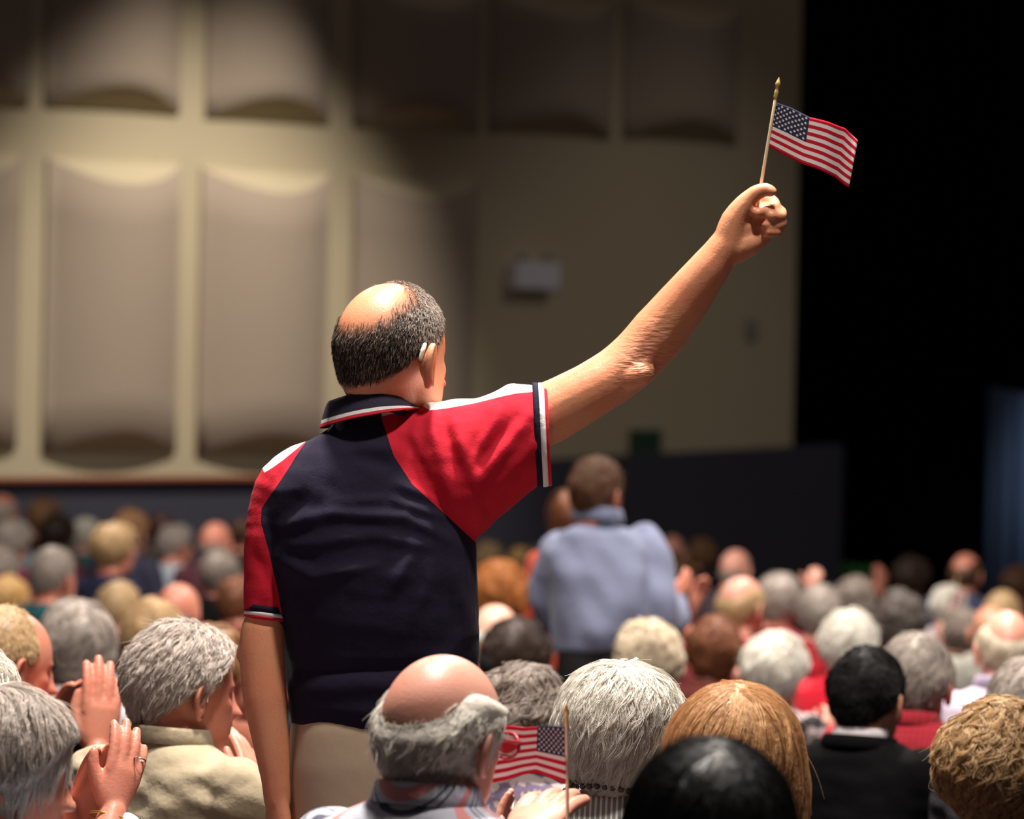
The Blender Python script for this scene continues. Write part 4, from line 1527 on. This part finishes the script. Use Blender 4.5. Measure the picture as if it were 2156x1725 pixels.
# glasses: temple arm, red upper rim and lens
def glasses(pp, rim, name='glasses'):
    body, M, c, hs = pp['body'], pp['M'], pp['c'], pp['hs']
    T = lambda q: (np.array(q) * hs) @ M.T + c
    g = bpy.data.objects.new('glasses', None)
    mb = MB()
    for s in (1, -1):
        t = np.linspace(0, 2 * PI, 20)
        mb.tube([T((s * (.034 + .026 * math.cos(a)), .108 - .010 * abs(math.cos(a)), .002 + .019 * math.sin(a))) for a in t], .0022 * np.ones(20), 8, 1)
        mb.tube([T((s * .060, .098, .010)), T((s * .074, .06, .010)), T((s * .079, .0, .012))], [.0026, .0022, .002], 8, 3)
    mb.tube([T((-.010, .110, .004)), T((0, .113, .006)), T((.010, .110, .004))], [.002] * 3, 8, 2)
    fr = link('glasses', mb.mesh('glasses'), body, rim)
    fr['label'] = 'red rimmed glasses'
    for s in (1, -1):
        lb = MB().ellipsoid(T((s * .034, .104, .002)), (.025 * hs, .0016, .018 * hs), 18, 8, M)
        gm = plain('spectacle_lens', (220, 225, 225), .03)
        gm.node_tree.nodes['Principled BSDF'].inputs['Transmission Weight'].default_value = 1.0
        link('lens', lb.mesh('lens'), fr, gm)


glasses(f5, plain('red_spectacle_rim', (190, 30, 52), .3))

# flag held up among the clapping hands of the bald man
fa, fb = W(1195, 1760, 6.78), W(1193, 1528, 6.70)


def flag2(u, v):
    top = [(1191, 1531), (1160, 1529), (1132, 1530), (1104, 1532), (1075, 1528), (1030, 1532)]
    bot = [(1192, 1650), (1165, 1640), (1128, 1627), (1100, 1632), (1068, 1643), (1020, 1652)]
    t = u * 5; i = min(int(t), 4); f = t - i
    T = np.array(top[i]) * (1 - f) + np.array(top[i + 1]) * f
    B = np.array(bot[i]) * (1 - f) + np.array(bot[i + 1]) * f
    q = B * (1 - v) + T * v
    dpt = np.interp(u, [0, .2, .36, .6, 1], [0, .025, .045, .06, .10])
    return W(q[0], q[1], 6.72 + dpt)


flag_thing('small striped flag held upright beside the white haired bald man', fa, fb, .0030, flag2, 0)

# cream shirted man, profile
person('cream', 396, 1308, 226, 62, 'brush', 'silver', 'grey brush cut man in cream shirt clapping beside the polo man', 'ruddy', (180, 166, 140), byaw=38, hs=1.06, near=2, d=8.45, strands=9000, collar=(168, 154, 130), wid=1.06, belly=.05,
       pitch=-.08, tscale=.8, st_over=dict(line='crop'),
       arms=[[(.19, -.02, .90), (.26, .12, .66), (575, 1720, 8.6)], [(-.19, -.02, .90), (-.25, .08, .66), (.02, .34, .80)]],
       hands=[dict(wrist=(540, 1668, 8.62), tip=(505, 1530, 8.72), dorsal=(.8, -.5, .2), side=1, elbow=(580, 1760, 8.5), thumb=.2)], eyes=True)

# grey straight haired woman at the corner, ringed clapping hands
wl = person('grey_corner', 22, 1448, 246, 84, 'wave', 'silver', 'woman with smooth grey hair in pale blue shirt clapping ringed hands', 'ruddy', (210, 222, 240), byaw=45, hs=1.08, near=2, d=7.6, female=True, strands=10000,
       pitch=-.16, st_over=dict(L=.10, curl=.002, t=.024, lump=(.003, 14)), eyes=True,
       arms=[[(.18, -.02, .90), (140, 2010, 7.35), (258, 1752, 7.5)], [(-.18, -.02, .90), (60, 2000, 7.8), (170, 1800, 7.75)]],
       hands=[dict(wrist=(238, 1706, 7.50), tip=(290, 1519, 7.56), dorsal=(.55, -.75, .1), side=1, elbow=(180, 1900, 7.4), thumb=.35, spread=3.5),
              dict(wrist=(165, 1745, 7.68), tip=(243, 1556, 7.62), dorsal=(-.5, .8, .0), side=-1, elbow=(110, 1900, 7.74), thumb=1.0)])
mb = MB()
wr, wt = W(238, 1706, 7.50), W(290, 1519, 7.56)
ax = (wt - wr) / np.linalg.norm(wt - wr)
loc = wl['loc']
cw_ = W(229, 1722, 7.495)
t = np.linspace(0, 2 * PI, 25)
xx = np.cross(ax, np.array([0, -1.0, 0])); xx /= np.linalg.norm(xx); yy = np.cross(ax, xx)
mb.tube([loc(cw_ + .034 * math.cos(a) * xx + .026 * math.sin(a) * yy) for a in t], .0022 * np.ones(25), 8, 1)
link('bracelet', mb.mesh('bracelet'), wl['body'], plain('gold_bracelet', (220, 180, 90), .25, .8))
mb = MB()
rc = wr + (wt - wr) * .60 + xx * -.022 * np.sign((xx @ _r)) * -1
mb.tube([loc(rc + .0105 * math.cos(a) * xx + .0105 * math.sin(a) * yy) for a in t], .0017 * np.ones(25), 6, 1)
link('ring', mb.mesh('ring'), wl['body'], plain('silver_ring', (200, 196, 190), .2, .9))

# ruddy man with big clapping hands
person('ruddy_left', 22, 1280, 200, 62, 'crop', 'sand', 'ruddy faced sandy haired man in black jacket clapping large hands', 'ruddy', (26, 24, 28), byaw=50, hs=1.06, near=2, d=9.4, strands=4000, pitch=-.2, eyes=True, st_over=dict(bald=((0, .8, .7), 46)),
       arms=[[(.19, -.02, .90), (215, 1800, 8.95), (212, 1640, 9.05)], [(-.19, -.02, .90), (90, 1760, 9.75), (142, 1560, 9.5)]],
       hands=[dict(wrist=(204, 1575, 9.05), tip=(226, 1384, 9.08), dorsal=(.35, -.93, .1), side=1, elbow=(212, 1760, 9.0), thumb=-.5, spread=2.4),
              dict(wrist=(118, 1535, 9.4), tip=(186, 1418, 9.3), dorsal=(-.5, .8, .0), side=-1, elbow=(128, 1680, 9.55), thumb=1.0, curl=(5, 15, 15))])

# white haired woman, neck and bead necklace
m6 = cloth((146, 148, 146), stripes=pin, key='pin')
f6 = person('white_woman', 1307, 1392, 238, 8, 'wave', 'white', 'white haired woman with bead necklace and grey striped top behind the upright flag', 'ruddy', byaw=20, hs=1.05, near=2, d=7.7, female=True, strands=12000,
            tscale=1.15, pitch=-.12, shirt_mat=m6, st_over=dict(t=.030, lump=(.009, 15), L=.085, curl=.005, w=(.6, .8, .1)))
mb = MB()
for ringk in range(2):
    for i in range(36):
        a = 2 * PI * i / 36
        s6 = f6['s']
        p_ = np.array([(.080 + .014 * ringk) * math.cos(a), -.012 + (.074 + .012 * ringk) * math.sin(a), 1.000 - .016 * ringk - .035 * math.sin(a)]) * s6
        mb.ellipsoid(p_, (.0058,) * 3, 8, 6)
link('bead_necklace', mb.mesh('bead_necklace'), f6['body'], plain('dark_glass_beads', (86, 72, 66), .15))

# long haired strawberry blonde and the black haired head before her
person('strawberry', 1552, 1434, 292, 15, 'long', 'straw', 'woman with long strawberry blonde hair behind the black haired head', 'pink', (60, 50, 50), byaw=20, hs=1.06, near=2, d=7.0, female=True, strands=14000,
       wid=.88, st_over=dict(t=.026, cyl=(.112, .12), L=.24, curl=.0018, w=(.5, 1.0, 0)), tscale=1.15)
person('black_front', 1500, 1552, 372, 5, 'long', 'jet', 'black haired head with glossy smooth hair nearest the camera', 'tan', (20, 20, 22), byaw=20, hs=1.06, near=2, d=5.3, female=True, strands=12000,
       st_over=dict(t=.022, cyl=(.110, .118), L=.24, curl=.0008, lump=(.001, 10)), tscale=1.1)

# dark suited young man
person('suit', 1830, 1362, 160, 30, 'short', 'black', 'dark haired young man in black suit with white collar', 'tan', (9, 9, 11), byaw=28, hs=1.04, near=2, d=10.7, strands=7000, tscale=.75, wid=1.12,
       collar=(208, 200, 204), st_over=dict(line='crop', L=.03))
ps = PEOPLE['suit']
for o_ in ps['body'].children:
    if o_.name.startswith('collar'): o_.scale = (ps['s'] * .86, ps['s'] * .86, ps['s'] * .9)
jc = link('jacket_collar', collar_mesh(.034, (.082, .078), (.118, .104), .12), ps['body'], cloth((9, 9, 11)))
jc.location = (0, -.014 * ps['s'], .962 * ps['s']); jc.scale = (ps['s'],) * 3
# curly at the right edge
person('curl_edge', 2108, 1472, 236, 10, 'curly', 'sand', 'woman with curly strawberry sand hair at the photo edge, before the lilac shirt', 'pink', (90, 70, 60), byaw=25, hs=1.05, near=2, d=8.5, female=True, strands=14000, wid=.88,
       st_over=dict(t=.034, lump=(.009, 17), L=.10, curl=.013, w=(.5, 1.0, 0)))
# plaid shirted man
mpl = cloth((178, 44, 58), stripes=plaid, key='plaid')
person('plaid', 1932, 1332, 138, 20, 'short', 'grey', 'grey haired man in red plaid shirt beside the black suit', 'ruddy', byaw=25, near=1, strands=4000, d=11.4, collar=mpl, shirt_mat=mpl, wid=1.15, belly=.05)
person('lilac', 2118, 1282, 128, -8, 'fringe', 'cream', 'bald man with pale fringe in lilac dress shirt', 'pink', (222, 206, 226), byaw=10, near=1, strands=3000, d=13.2, collar=(176, 160, 184), wid=1.0)
person('edge_grey', 2172, 1382, 120, 20, 'short', 'grey', 'grey head cut by the photo edge beside the lilac shirt', 'pink', (60, 60, 66), near=1, d=10.1)
person('white_edge', -64, 1352, 118, 25, 'wave', 'white', 'white haired head at the photo edge in front of the ruddy clapping man', 'pink', (70, 64, 70), near=1, d=8.05, female=True, strands=4000, tscale=.6, wid=.85)

# ------------------------------------------------------------------ MIDDLE AND FAR AUDIENCE
ROWS = [
    # key, cx, crown y, width, yaw, style, hair, label, kwargs
    ('big_grey', 166, 1264, 160, 20, 'bouffant', 'grey', 'woman with large smooth grey hair behind the big clapping hands', dict(female=True, near=1, shirt=(200, 192, 200), sk='pink', tscale=.7)),
    ('bob_blond', 328, 1258, 134, 12, 'bob', 'sand', 'blond bobbed woman in white blouse behind the cream shirted man', dict(female=True, near=1, shirt=(226, 220, 226))),
    ('bald_behind_bob', 380, 1226, 100, 30, 'bald', 'grey', 'bald pink man behind the blond bob', dict(sk='ruddy', shirt=(120, 70, 80))),
    ('cap_grey', 254, 1222, 94, 25, 'crop', 'sand', 'short sandy grey man between the grey bouffant and the blond bob', dict(shirt=(70, 50, 48))),
    ('grey_hat', 448, 1312, 100, 50, 'short', 'tan', 'tan haired head mostly hidden behind the cream shirted man', dict(sk='ruddy', shirt=(140, 80, 60), d=11.3)),
    ('crew', 116, 1150, 106, 35, 'crop', 'ash', 'crew cut man with pale crown and dark nape', dict(sk='ruddy', shirt=(30, 84, 90), near=1)),
    ('gold_edge', 22, 1212, 90, 30, 'short', 'blond', 'golden blond head at the photo edge below the pale blue shirt', dict(sk='ruddy', female=True, shirt=(150, 60, 60))),
    ('grey_blond', 245, 1100, 104, 55, 'wave', 'sand', 'grey blond woman in navy top turning her red cheek', dict(female=True, sk='ruddy', shirt=(24, 26, 50), d=22.4)),
    ('tan_far', 278, 1072, 96, 30, 'short', 'tan', 'tan haired head against the dark low wall', dict(shirt=(60, 60, 80), d=26.2, hs=1.15)),
    ('maroon_far', 342, 1082, 62, 30, 'short', 'maroon', 'maroon haired head among the farthest row by the low wall', dict(shirt=(60, 40, 50), female=True)),
    ('grey_turn', 374, 1104, 82, 62, 'short', 'grey', 'grey haired man turned sideways, dark at the back', dict(sk='ruddy', shirt=(190, 200, 214))),
    ('dark_turn', 330, 1142, 76, 50, 'short', 'dark', 'dark haired head above the pale blue collar', dict(sk='ruddy', shirt=(190, 205, 222))),
    ('bald_far', 457, 1098, 74, 25, 'bald', 'grey', 'bald pink head near the hanging red sleeve, far row', dict(sk='ruddy', shirt=(90, 50, 60))),
    ('grey_black', 466, 1158, 82, 20, 'short', 'ash', 'ash grey head above a black top beside the red sleeve', dict(shirt=(14, 13, 16), female=True)),
    ('pink_sleeve', 512, 1092, 60, 40, 'crop', 'brown', 'small pink face half hidden by the hanging red sleeve', dict(sk='ruddy', shirt=(60, 40, 44))),
    ('auburn_arm', 508, 1212, 80, 40, 'short', 'auburn', 'auburn head half hidden behind the hanging arm', dict(sk='ruddy', shirt=(110, 50, 40), d=20.3)),
    ('edge_bald', 8, 1040, 78, 50, 'fringe', 'grey', 'bald pink man with grey sides at the upper edge of the crowd', dict(sk='ruddy', shirt=(120, 190, 205))),
    ('tan_face', 96, 1048, 74, 40, 'short', 'tan', 'tan haired head with orange cheek, highest by the low wall', dict(sk='ruddy', shirt=(70, 40, 30))),
    ('maroon_grey', 30, 1094, 84, 45, 'wave', 'grey', 'grey haired woman in maroon beside the dark curly head', dict(female=True, sk='pink', shirt=(130, 50, 80))),
    ('aqua', 2, 1150, 90, 40, 'wave', 'ash', 'head above the pale aqua shirt at the photo edge', dict(female=True, shirt=(150, 200, 212))),
    ('dark_curl', 124, 1082, 72, 30, 'curly', 'umber', 'dark brown haired head before the maroon top', dict(female=True, shirt=(110, 44, 54), d=29.2)),
    ('white_small', 182, 1092, 56, 35, 'short', 'white', 'small bright white head between dark and grey blond heads', dict(sk='pink', shirt=(20, 90, 96), d=31.2)),
    # right of the standing man
    ('bun', 1096, 1302, 138, 40, 'wave', 'umber', 'dark haired woman with orange flower clip', dict(female=True, near=1, shirt=(30, 26, 28), sk='pink', strands=3000, d=14.2)),
    ('taupe_curl', 1104, 1396, 180, 10, 'curly', 'ash', 'woman with fluffy taupe curls in mottled purple top', dict(female=True, near=1, shirt_mat=cloth((112, 98, 122), stripes=mottle, key='mottle'), strands=4000, d=11.6)),
    ('orange_curl', 1052, 1182, 126, 15, 'curly', 'orange', 'woman with curly ginger hair beside the navy shirt', dict(female=True, near=1, shirt=(120, 60, 40))),
    ('pale_bald', 1046, 1270, 118, 20, 'fringe', 'white', 'pale bald head between ginger curls and flower clip', dict(sk='pale', shirt=(150, 90, 90))),
    ('pink_small', 1136, 1262, 48, 40, 'bald', 'grey', 'small pink bald head beside the blue shirt hem', dict(sk='pink', shirt=(80, 60, 60))),
    ('cream_far', 1030, 1140, 60, 20, 'short', 'sand', 'sandy far head beside the sleeve tip', dict(sk='pink', shirt=(60, 50, 60))),
    ('dark_far', 1012, 1160, 54, 20, 'short', 'umber', 'dark far head tucked against the navy shirt', dict(sk='tan', shirt=(30, 30, 36))),
    ('blond_far', 1098, 1152, 50, 20, 'short', 'blond', 'blond far head left of the blue shirt', dict(sk='pink', shirt=(40, 50, 70))),
    ('taupe_far', 1136, 1150, 50, 20, 'short', 'ash', 'ash far head touching the blue shirt shoulder', dict(sk='pink', shirt=(90, 60, 60), d=31.0)),
    ('silver_wave', 1369, 1304, 132, 15, 'curly', 'cream', 'woman with cropped cream curls below the blue shirt', dict(female=True, near=1, shirt=(40, 36, 40), strands=4000, tscale=.8, d=13.5)),
    ('auburn_mid', 1508, 1298, 104, 20, 'wave', 'auburn', 'auburn haired head before the clasped hands', dict(female=True, near=1, sk='ruddy', shirt=(90, 40, 36), d=15.4, wid=.85, tscale=.6)),
    ('balding_blond', 1566, 1212, 124, 40, 'fringe', 'sand', 'sandy haired balding man with pink temple and red collar', dict(near=1, sk='pink', shirt=(170, 30, 44), d=17.0)),
    ('grey_back', 1644, 1206, 96, 25, 'short', 'grey', 'grey head behind the balding sandy man', dict(sk='ruddy', shirt=(140, 36, 50))),
    ('grey_red', 1726, 1232, 104, 12, 'short', 'grey', 'smooth grey head over a red collar', dict(near=1, shirt=(176, 26, 42), female=True, d=18.7)),
    ('curl_grey', 1800, 1214, 86, 15, 'curly', 'ash', 'curly grey brown head beneath the green plant', dict(female=True, shirt=(60, 50, 60), tscale=.6)),
    ('iron_curl', 1896, 1245, 110, 20, 'curly', 'iron', 'tight iron grey curls behind the plaid shirted man', dict(female=True, near=1, shirt=(60, 60, 66), strands=3500, tscale=.7, d=17.4)),
    ('white_red', 1790, 1286, 118, 18, 'wave', 'white', 'white haired woman in bright red top', dict(female=True, near=1, shirt=(206, 20, 44), strands=4500, d=15.9)),
    ('white_bob', 1636, 1330, 130, 28, 'wave', 'white', 'white haired woman with patterned collar in black and white', dict(female=True, near=1, shirt_mat=cloth((40, 38, 40), stripes=mottle, key='mono'), strands=4500, d=13.8, hs=.98)),
    ('flag_lady', 1998, 1232, 72, 20, 'wave', 'white', 'white haired head holding up a tiny flag', dict(female=True, near=1, sk='pink', shirt=(200, 190, 200))),
    ('olive', 2112, 1242, 90, 20, 'crop', 'sand', 'sandy flat haired head behind the tan bald man', dict(sk='tan', shirt=(70, 60, 50), d=21.5)),
    ('brown_mid', 2030, 1280, 84, 20, 'short', 'ash', 'brown grey head behind the lilac shirted man', dict(near=1, sk='tan', shirt=(30, 28, 32))),
    ('tan_bald', 2086, 1274, 84, 15, 'bald', 'brown', 'tan bald man right behind the lilac shirted man', dict(near=1, sk='tan', shirt=(150, 150, 140))),
    # far row on the right
    ('far_bald', 1552, 1156, 72, 35, 'bald', 'grey', 'shiny bald pink man in the far row against the dark low wall', dict(sk='pink', shirt=(70, 60, 70))),
    ('far_pink', 1418, 1126, 54, 20, 'bald', 'brown', 'thin haired pink man right of the blue shirt, far row', dict(sk='pink', shirt=(100, 60, 60))),
    ('far_tan', 1480, 1132, 54, 25, 'short', 'tan', 'tan haired man next to the thin haired pink man', dict(sk='ruddy', shirt=(80, 50, 50), d=32.5)),
    ('far_blond', 1448, 1162, 48, 20, 'short', 'blond', 'small blond head before the tan haired man', dict(sk='pink', shirt=(90, 60, 50), female=True)),
    ('far_black', 1504, 1186, 64, 20, 'wave', 'black', 'black haired head below the shiny bald man', dict(sk='tan', shirt=(20, 20, 24), female=True)),
    ('far_dark', 1922, 1172, 78, 35, 'wave', 'umber', 'dark haired head against the black curtain', dict(sk='ruddy', shirt=(40, 24, 30), female=True)),
    ('far_bald_navy', 2036, 1164, 74, 30, 'fringe', 'brown', 'bald ruddy man in navy shirt beside the blue drape', dict(sk='ruddy', shirt=(56, 62, 90))),
    ('far_brown', 2144, 1190, 70, 25, 'short', 'brown', 'brown haired head under the blue drape', dict(sk='ruddy', shirt=(60, 40, 40))),
]
for (key, cx, cy, w, yaw, style, hcol, label, kw) in ROWS:
    person(key, cx, cy, w, yaw, style, hcol, label, **kw)

# flower clip on the dark haired woman
pb = PEOPLE['bun']
for (x, y, z, r, c_) in ((-.088, -.045, .035, .014, (214, 140, 50)), (-.080, -.062, .010, .012, (226, 160, 70)), (-.066, -.080, .045, .012, (206, 120, 46)), (-.090, -.025, .055, .011, (180, 24, 36))):
    mb = MB()
    p0 = (np.array([x, y, z]) * 1.25) @ pb['M'].T + pb['c']
    for k in range(6):
        a = k * PI / 3
        mb.ellipsoid(p0 + np.array([.8 * r * math.cos(a), 0, .8 * r * math.sin(a)]), (r * .6, r * .35, r * .6), 10, 6)
    mb.ellipsoid(p0 + np.array([0, -.004, 0]), (r * .4,) * 3, 8, 6)
    o = link('flower_clip', mb.mesh('flower_clip'), pb['body'], plain('clip_petal_%d_%d' % (c_[0], c_[1]), c_, .6))
mb = MB().ellipsoid((np.array([-.02, -.128, .0])) @ pb['M'].T + pb['c'], (.045, .04, .045), 18, 12)
link('hair_bun', mb.mesh('hair_bun'), pb['body'], hair_mat('black'))

# ------------------------------------------------------------------ STANDING MAN IN BLUE SHIRT, CLAPPING
db = 15.6
d_ = lambda px, py, dd=0.0: W(px, py, db + dd)
bs = person('blue', 1262, 962, 126, 38, 'short', 'brown', 'brown haired man standing in pale blue dress shirt, clapping', 'ruddy', byaw=30, hs=1.05, near=1, d=db, stand=True, strands=5000, tscale=.8, group='standing audience', st_over=dict(line='crop', L=.03),
            hands=[dict(wrist=(1418, 1262, db + .12), tip=(1462, 1205, db + .2), dorsal=(.7, -.7, .2), side=1, elbow=(1440, 1330, db + .0), spread=4, thumb=.5),
                   dict(wrist=(1455, 1290, db + .25), tip=(1486, 1212, db + .25), dorsal=(-.6, .8, .1), side=-1, elbow=(1440, 1330, db + .35), spread=4, thumb=.5)])
B = bs['body']; lb = bs['loc']


def bring(py, l, r, hd, dc=.005):
    t = np.linspace(0, 2 * PI, 32, endpoint=False)
    return np.array([lb(W((l + r) / 2 + (r - l) / 2 * np.sign(np.cos(a)) * abs(np.cos(a)) ** .85, py, db + dc + hd * np.sign(np.sin(a)) * abs(np.sin(a)) ** .85)) for a in t])


mb = MB()
mb.rings([bring(1372, 1176, 1372, .15), bring(1330, 1168, 1380, .165), bring(1270, 1158, 1376, .165), bring(1210, 1148, 1372, .16), bring(1160, 1150, 1362, .14), bring(1125, 1172, 1340, .125), bring(1104, 1205, 1315, .10), bring(1088, 1226, 1302, .085)])
L_ = lambda *q: lb(d_(*q))
mb.tube([L_(1352, 1150, .05), L_(1378, 1210, .0), L_(1396, 1275, -.05), L_(1404, 1318, -.05), L_(1422, 1300, .02), L_(1430, 1272, .10)], [.080, .072, .066, .064, .058, .046], 16, 3)
mb.tube([L_(1180, 1160, .05), L_(1158, 1230, .1), L_(1170, 1310, .18), L_(1280, 1290, .34), L_(1400, 1300, .36)], [.078, .068, .062, .055, .046], 16, 3)
sm = fuse(mb, .011, 4, 'shirt')
V = co(sm); N_ = vnormals(sm)
setco(sm, V + N_ * (.017 * noise3(V * np.array([1, 1, .45]), 4.5, 21, 2) + .005 * noise3(V * np.array([1, 1, .7]), 11, 22, 1))[:, None])
bshirt = link('shirt', sm, B, cloth((118, 124, 150), key='blue'))
cl = link('collar', collar_mesh(.042, (.076, .074), (.096, .092), .12), B, cloth((108, 114, 140), key='bluec'))
cl.location = lb(d_(1258, 1096, -.01)); cl.scale = (1.05,) * 3
mb = MB()
mb.rings([bring(1350, 1180, 1368, .14), bring(1375, 1172, 1372, .15), bring(1440, 1168, 1376, .16), bring(1520, 1172, 1372, .155), bring(1560, 1180, 1364, .14)])
zf_b = 0.0
for sx in (1222, 1322):
    p_ = L_(sx, 1540, .05)
    mb.tube([p_, p_ * np.array([1, 1, 0]) + np.array([0, 0, .42]), p_ * np.array([1, 1, 0]) + np.array([0, 0, .10])], [.088, .068, .062], 16, 3)
    so_ = bpy.data.objects.new('shoe', shoe_mesh()); COL.objects.link(so_); so_.parent = B; so_.location = (p_[0], p_[1], 0)
link('trousers', fuse(mb, .018, 3, 'trousers'), B, cloth((24, 22, 24)))

# standing woman beyond him, reddish hair and orange top
sw = person('ginger_stand', 1212, 1028, 66, 20, 'long', 'auburn', 'woman with reddish hair and orange top standing beyond the blue shirt', 'ruddy', (226, 90, 60), near=0, female=True, d=19.0, stand=True, group='standing audience', st_over=dict(drop=.20))
mb = MB(); torso_into(mb, .9, 1.06, .02)
mb.v = [v + np.array([0, 0, .475]) for v in mb.v]
s_ = sw['s']
for sd in (1, -1): mb.tube([(sd * .165, -.02, 1.385), (sd * .22, 0, 1.13), (sd * .2, .15, .95)], [.066, .055, .042], 14, 3)
sme = fuse(mb, .016, 4, 'blouse')
so = link('blouse', sme, sw['body'], cloth((228, 92, 62))); so.scale = (s_,) * 3
mb = MB()
mb.rings([ell((0, 0, .86), .16, .13), ell((0, 0, .80), .18, .15), ell((0, 0, .4), .20, .17), ell((0, 0, .10), .21, .18)])
so = link('skirt', mb.mesh('skirt'), sw['body'], cloth((60, 40, 44))); so.scale = (s_,) * 3
for sd in (1, -1):
    o = bpy.data.objects.new('shoe', shoe_mesh()); COL.objects.link(o); o.parent = sw['body']; o.location = (sd * .09, 0, 0)


# ------------------------------------------------------------------ raised hands of people hidden behind other heads
def hand_of(key, wrist, tip, dorsal, side, elbow, **k):
    """hands joined to an already built person"""
    pp = PEOPLE[key]; body = pp['body']; loc = pp['loc']
    mb = MB()
    wl_, tl_ = loc(W(*wrist)), loc(W(*tip))
    hand_into(mb, wl_, tl_ - wl_, rotz(-pp['by']).T @ np.asarray(dorsal, float), side, np.linalg.norm(tl_ - wl_) / .185, k.get('curl', (8, 14, 10)), k.get('spread', 3), k.get('thumb', .4), loc(W(*elbow)))
    hm = fuse(mb, .006, 3, 'arm')
    hm.attributes.new('scalp', 'FLOAT_COLOR', 'POINT').data.foreach_set('color', np.zeros(len(hm.vertices) * 4, np.float32))
    o = link('arm', hm, body, body.data.materials[0])
    return o


hand_of('grey_red', (1722, 1250, PEOPLE['grey_red']['d'] + 3.2), (1722, 1184, PEOPLE['grey_red']['d'] + 3.2), (-.3, -.9, .1), 1, (1735, 1340, PEOPLE['grey_red']['d'] + 2.6), curl=(35, 40, 30)) if False else None
hand_of('curl_grey', (1708, 1246, PEOPLE['curl_grey']['d'] + .5), (1722, 1182, PEOPLE['curl_grey']['d'] + .5), (-.3, -.9, .1), 1, (1760, 1320, PEOPLE['curl_grey']['d'] + .3), curl=(30, 40, 30), thumb=1)
hand_of('far_dark', (1852, 1250, PEOPLE['far_dark']['d'] - .3), (1858, 1188, PEOPLE['far_dark']['d'] - .3), (.5, -.8, .1), 1, (1880, 1300, PEOPLE['far_dark']['d'] - .1), curl=(10, 20, 20))
hand_of('flag_lady', (1984, 1350, PEOPLE['flag_lady']['d'] - .35), (1990, 1296, PEOPLE['flag_lady']['d'] - .35), (.4, -.9, .1), 1, (1990, 1440, PEOPLE['flag_lady']['d'] - .2), curl=(40, 60, 40), thumb=.6)
hand_of('white_bob', (1738, 1552, PEOPLE['white_bob']['d'] + .1), (1755, 1488, PEOPLE['white_bob']['d'] + .2), (.6, -.7, .1), 1, (1725, 1650, PEOPLE['white_bob']['d'] + .0), curl=(10, 15, 10), thumb=1)
hand_of('balding_blond', (1556, 1420, PEOPLE['balding_blond']['d'] - .3), (1560, 1346, PEOPLE['balding_blond']['d'] - .2), (-.3, -.9, .1), 1, (1560, 1520, PEOPLE['balding_blond']['d'] - .2), curl=(15, 25, 20), thumb=.8)

# the tiny flag
dfl = PEOPLE['flag_lady']['d'] - .36
ga, gb = W(1978, 1340, dfl), W(2012, 1228, dfl)
q4 = quad(W(1990, 1300, dfl), W(2012, 1306, dfl + .02), W(2004, 1244, dfl), W(2030, 1250, dfl + .02))
flag_thing('tiny striped flag held up by the white haired head far back', ga, gb, .003, lambda u, v: q4(u, v) + np.array([0, .01 * math.sin(u * 7), 0]), 0, 16, 13)

# ------------------------------------------------------------------ potted fern at the stage edge
fr = bpy.data.objects.new('potted_fern', None); COL.objects.link(fr)
pf = W(1797, 1215, 38.0); pf[2] = zfloor(pf[1])
fr.location = pf
tag(fr, 'bushy green potted fern at the foot of the black curtain', 'plant')
htop = W(1797, 1166, 38.0)[2] - pf[2]
mb = MB()
a = np.linspace(0, 2 * PI, 20, endpoint=False)
hz = max(htop - .45, .2)
mb.rings([np.stack([r * np.cos(a), r * np.sin(a), np.full(20, z)], 1) for r, z in ((.14, 0), (.20, hz - .04), (.22, hz - .04), (.22, hz), (.18, hz), (.17, hz - .04))])
link('pot', mb.mesh('pot'), fr, plain('dark_clay_pot', (60, 44, 36), .7))
mb = MB()
g = np.random.default_rng(5)
for i in range(90):
    th = g.uniform(0, 6.28); ln = g.uniform(.25, .5); ri = g.uniform(.15, .46)
    k = 5; prev = None; pts = []
    for j in range(k):
        t = j / (k - 1)
        r = ln * .62 * t; z = hz + ri * math.sin(t * 2.0) / math.sin(2.0) * .9 * (1 - .25 * t)
        pts.append(np.array([r * math.cos(th), r * math.sin(th), z]))
    wv = np.array([-math.sin(th), math.cos(th), 0]) * .028
    V = []
    for j, p_ in enumerate(pts):
        ww = wv * math.sin(.3 + 2.6 * j / (k - 1))
        V += [p_ - ww, p_ + ww + np.array([0, 0, .006])]
    mb.add(V, [(2 * j, 2 * j + 1, 2 * j + 3, 2 * j + 2) for j in range(k - 1)])
fo = link('foliage', mb.mesh('foliage'), fr, plain('fern_green', (74, 146, 74), .6))
tag(fo, kind='stuff')
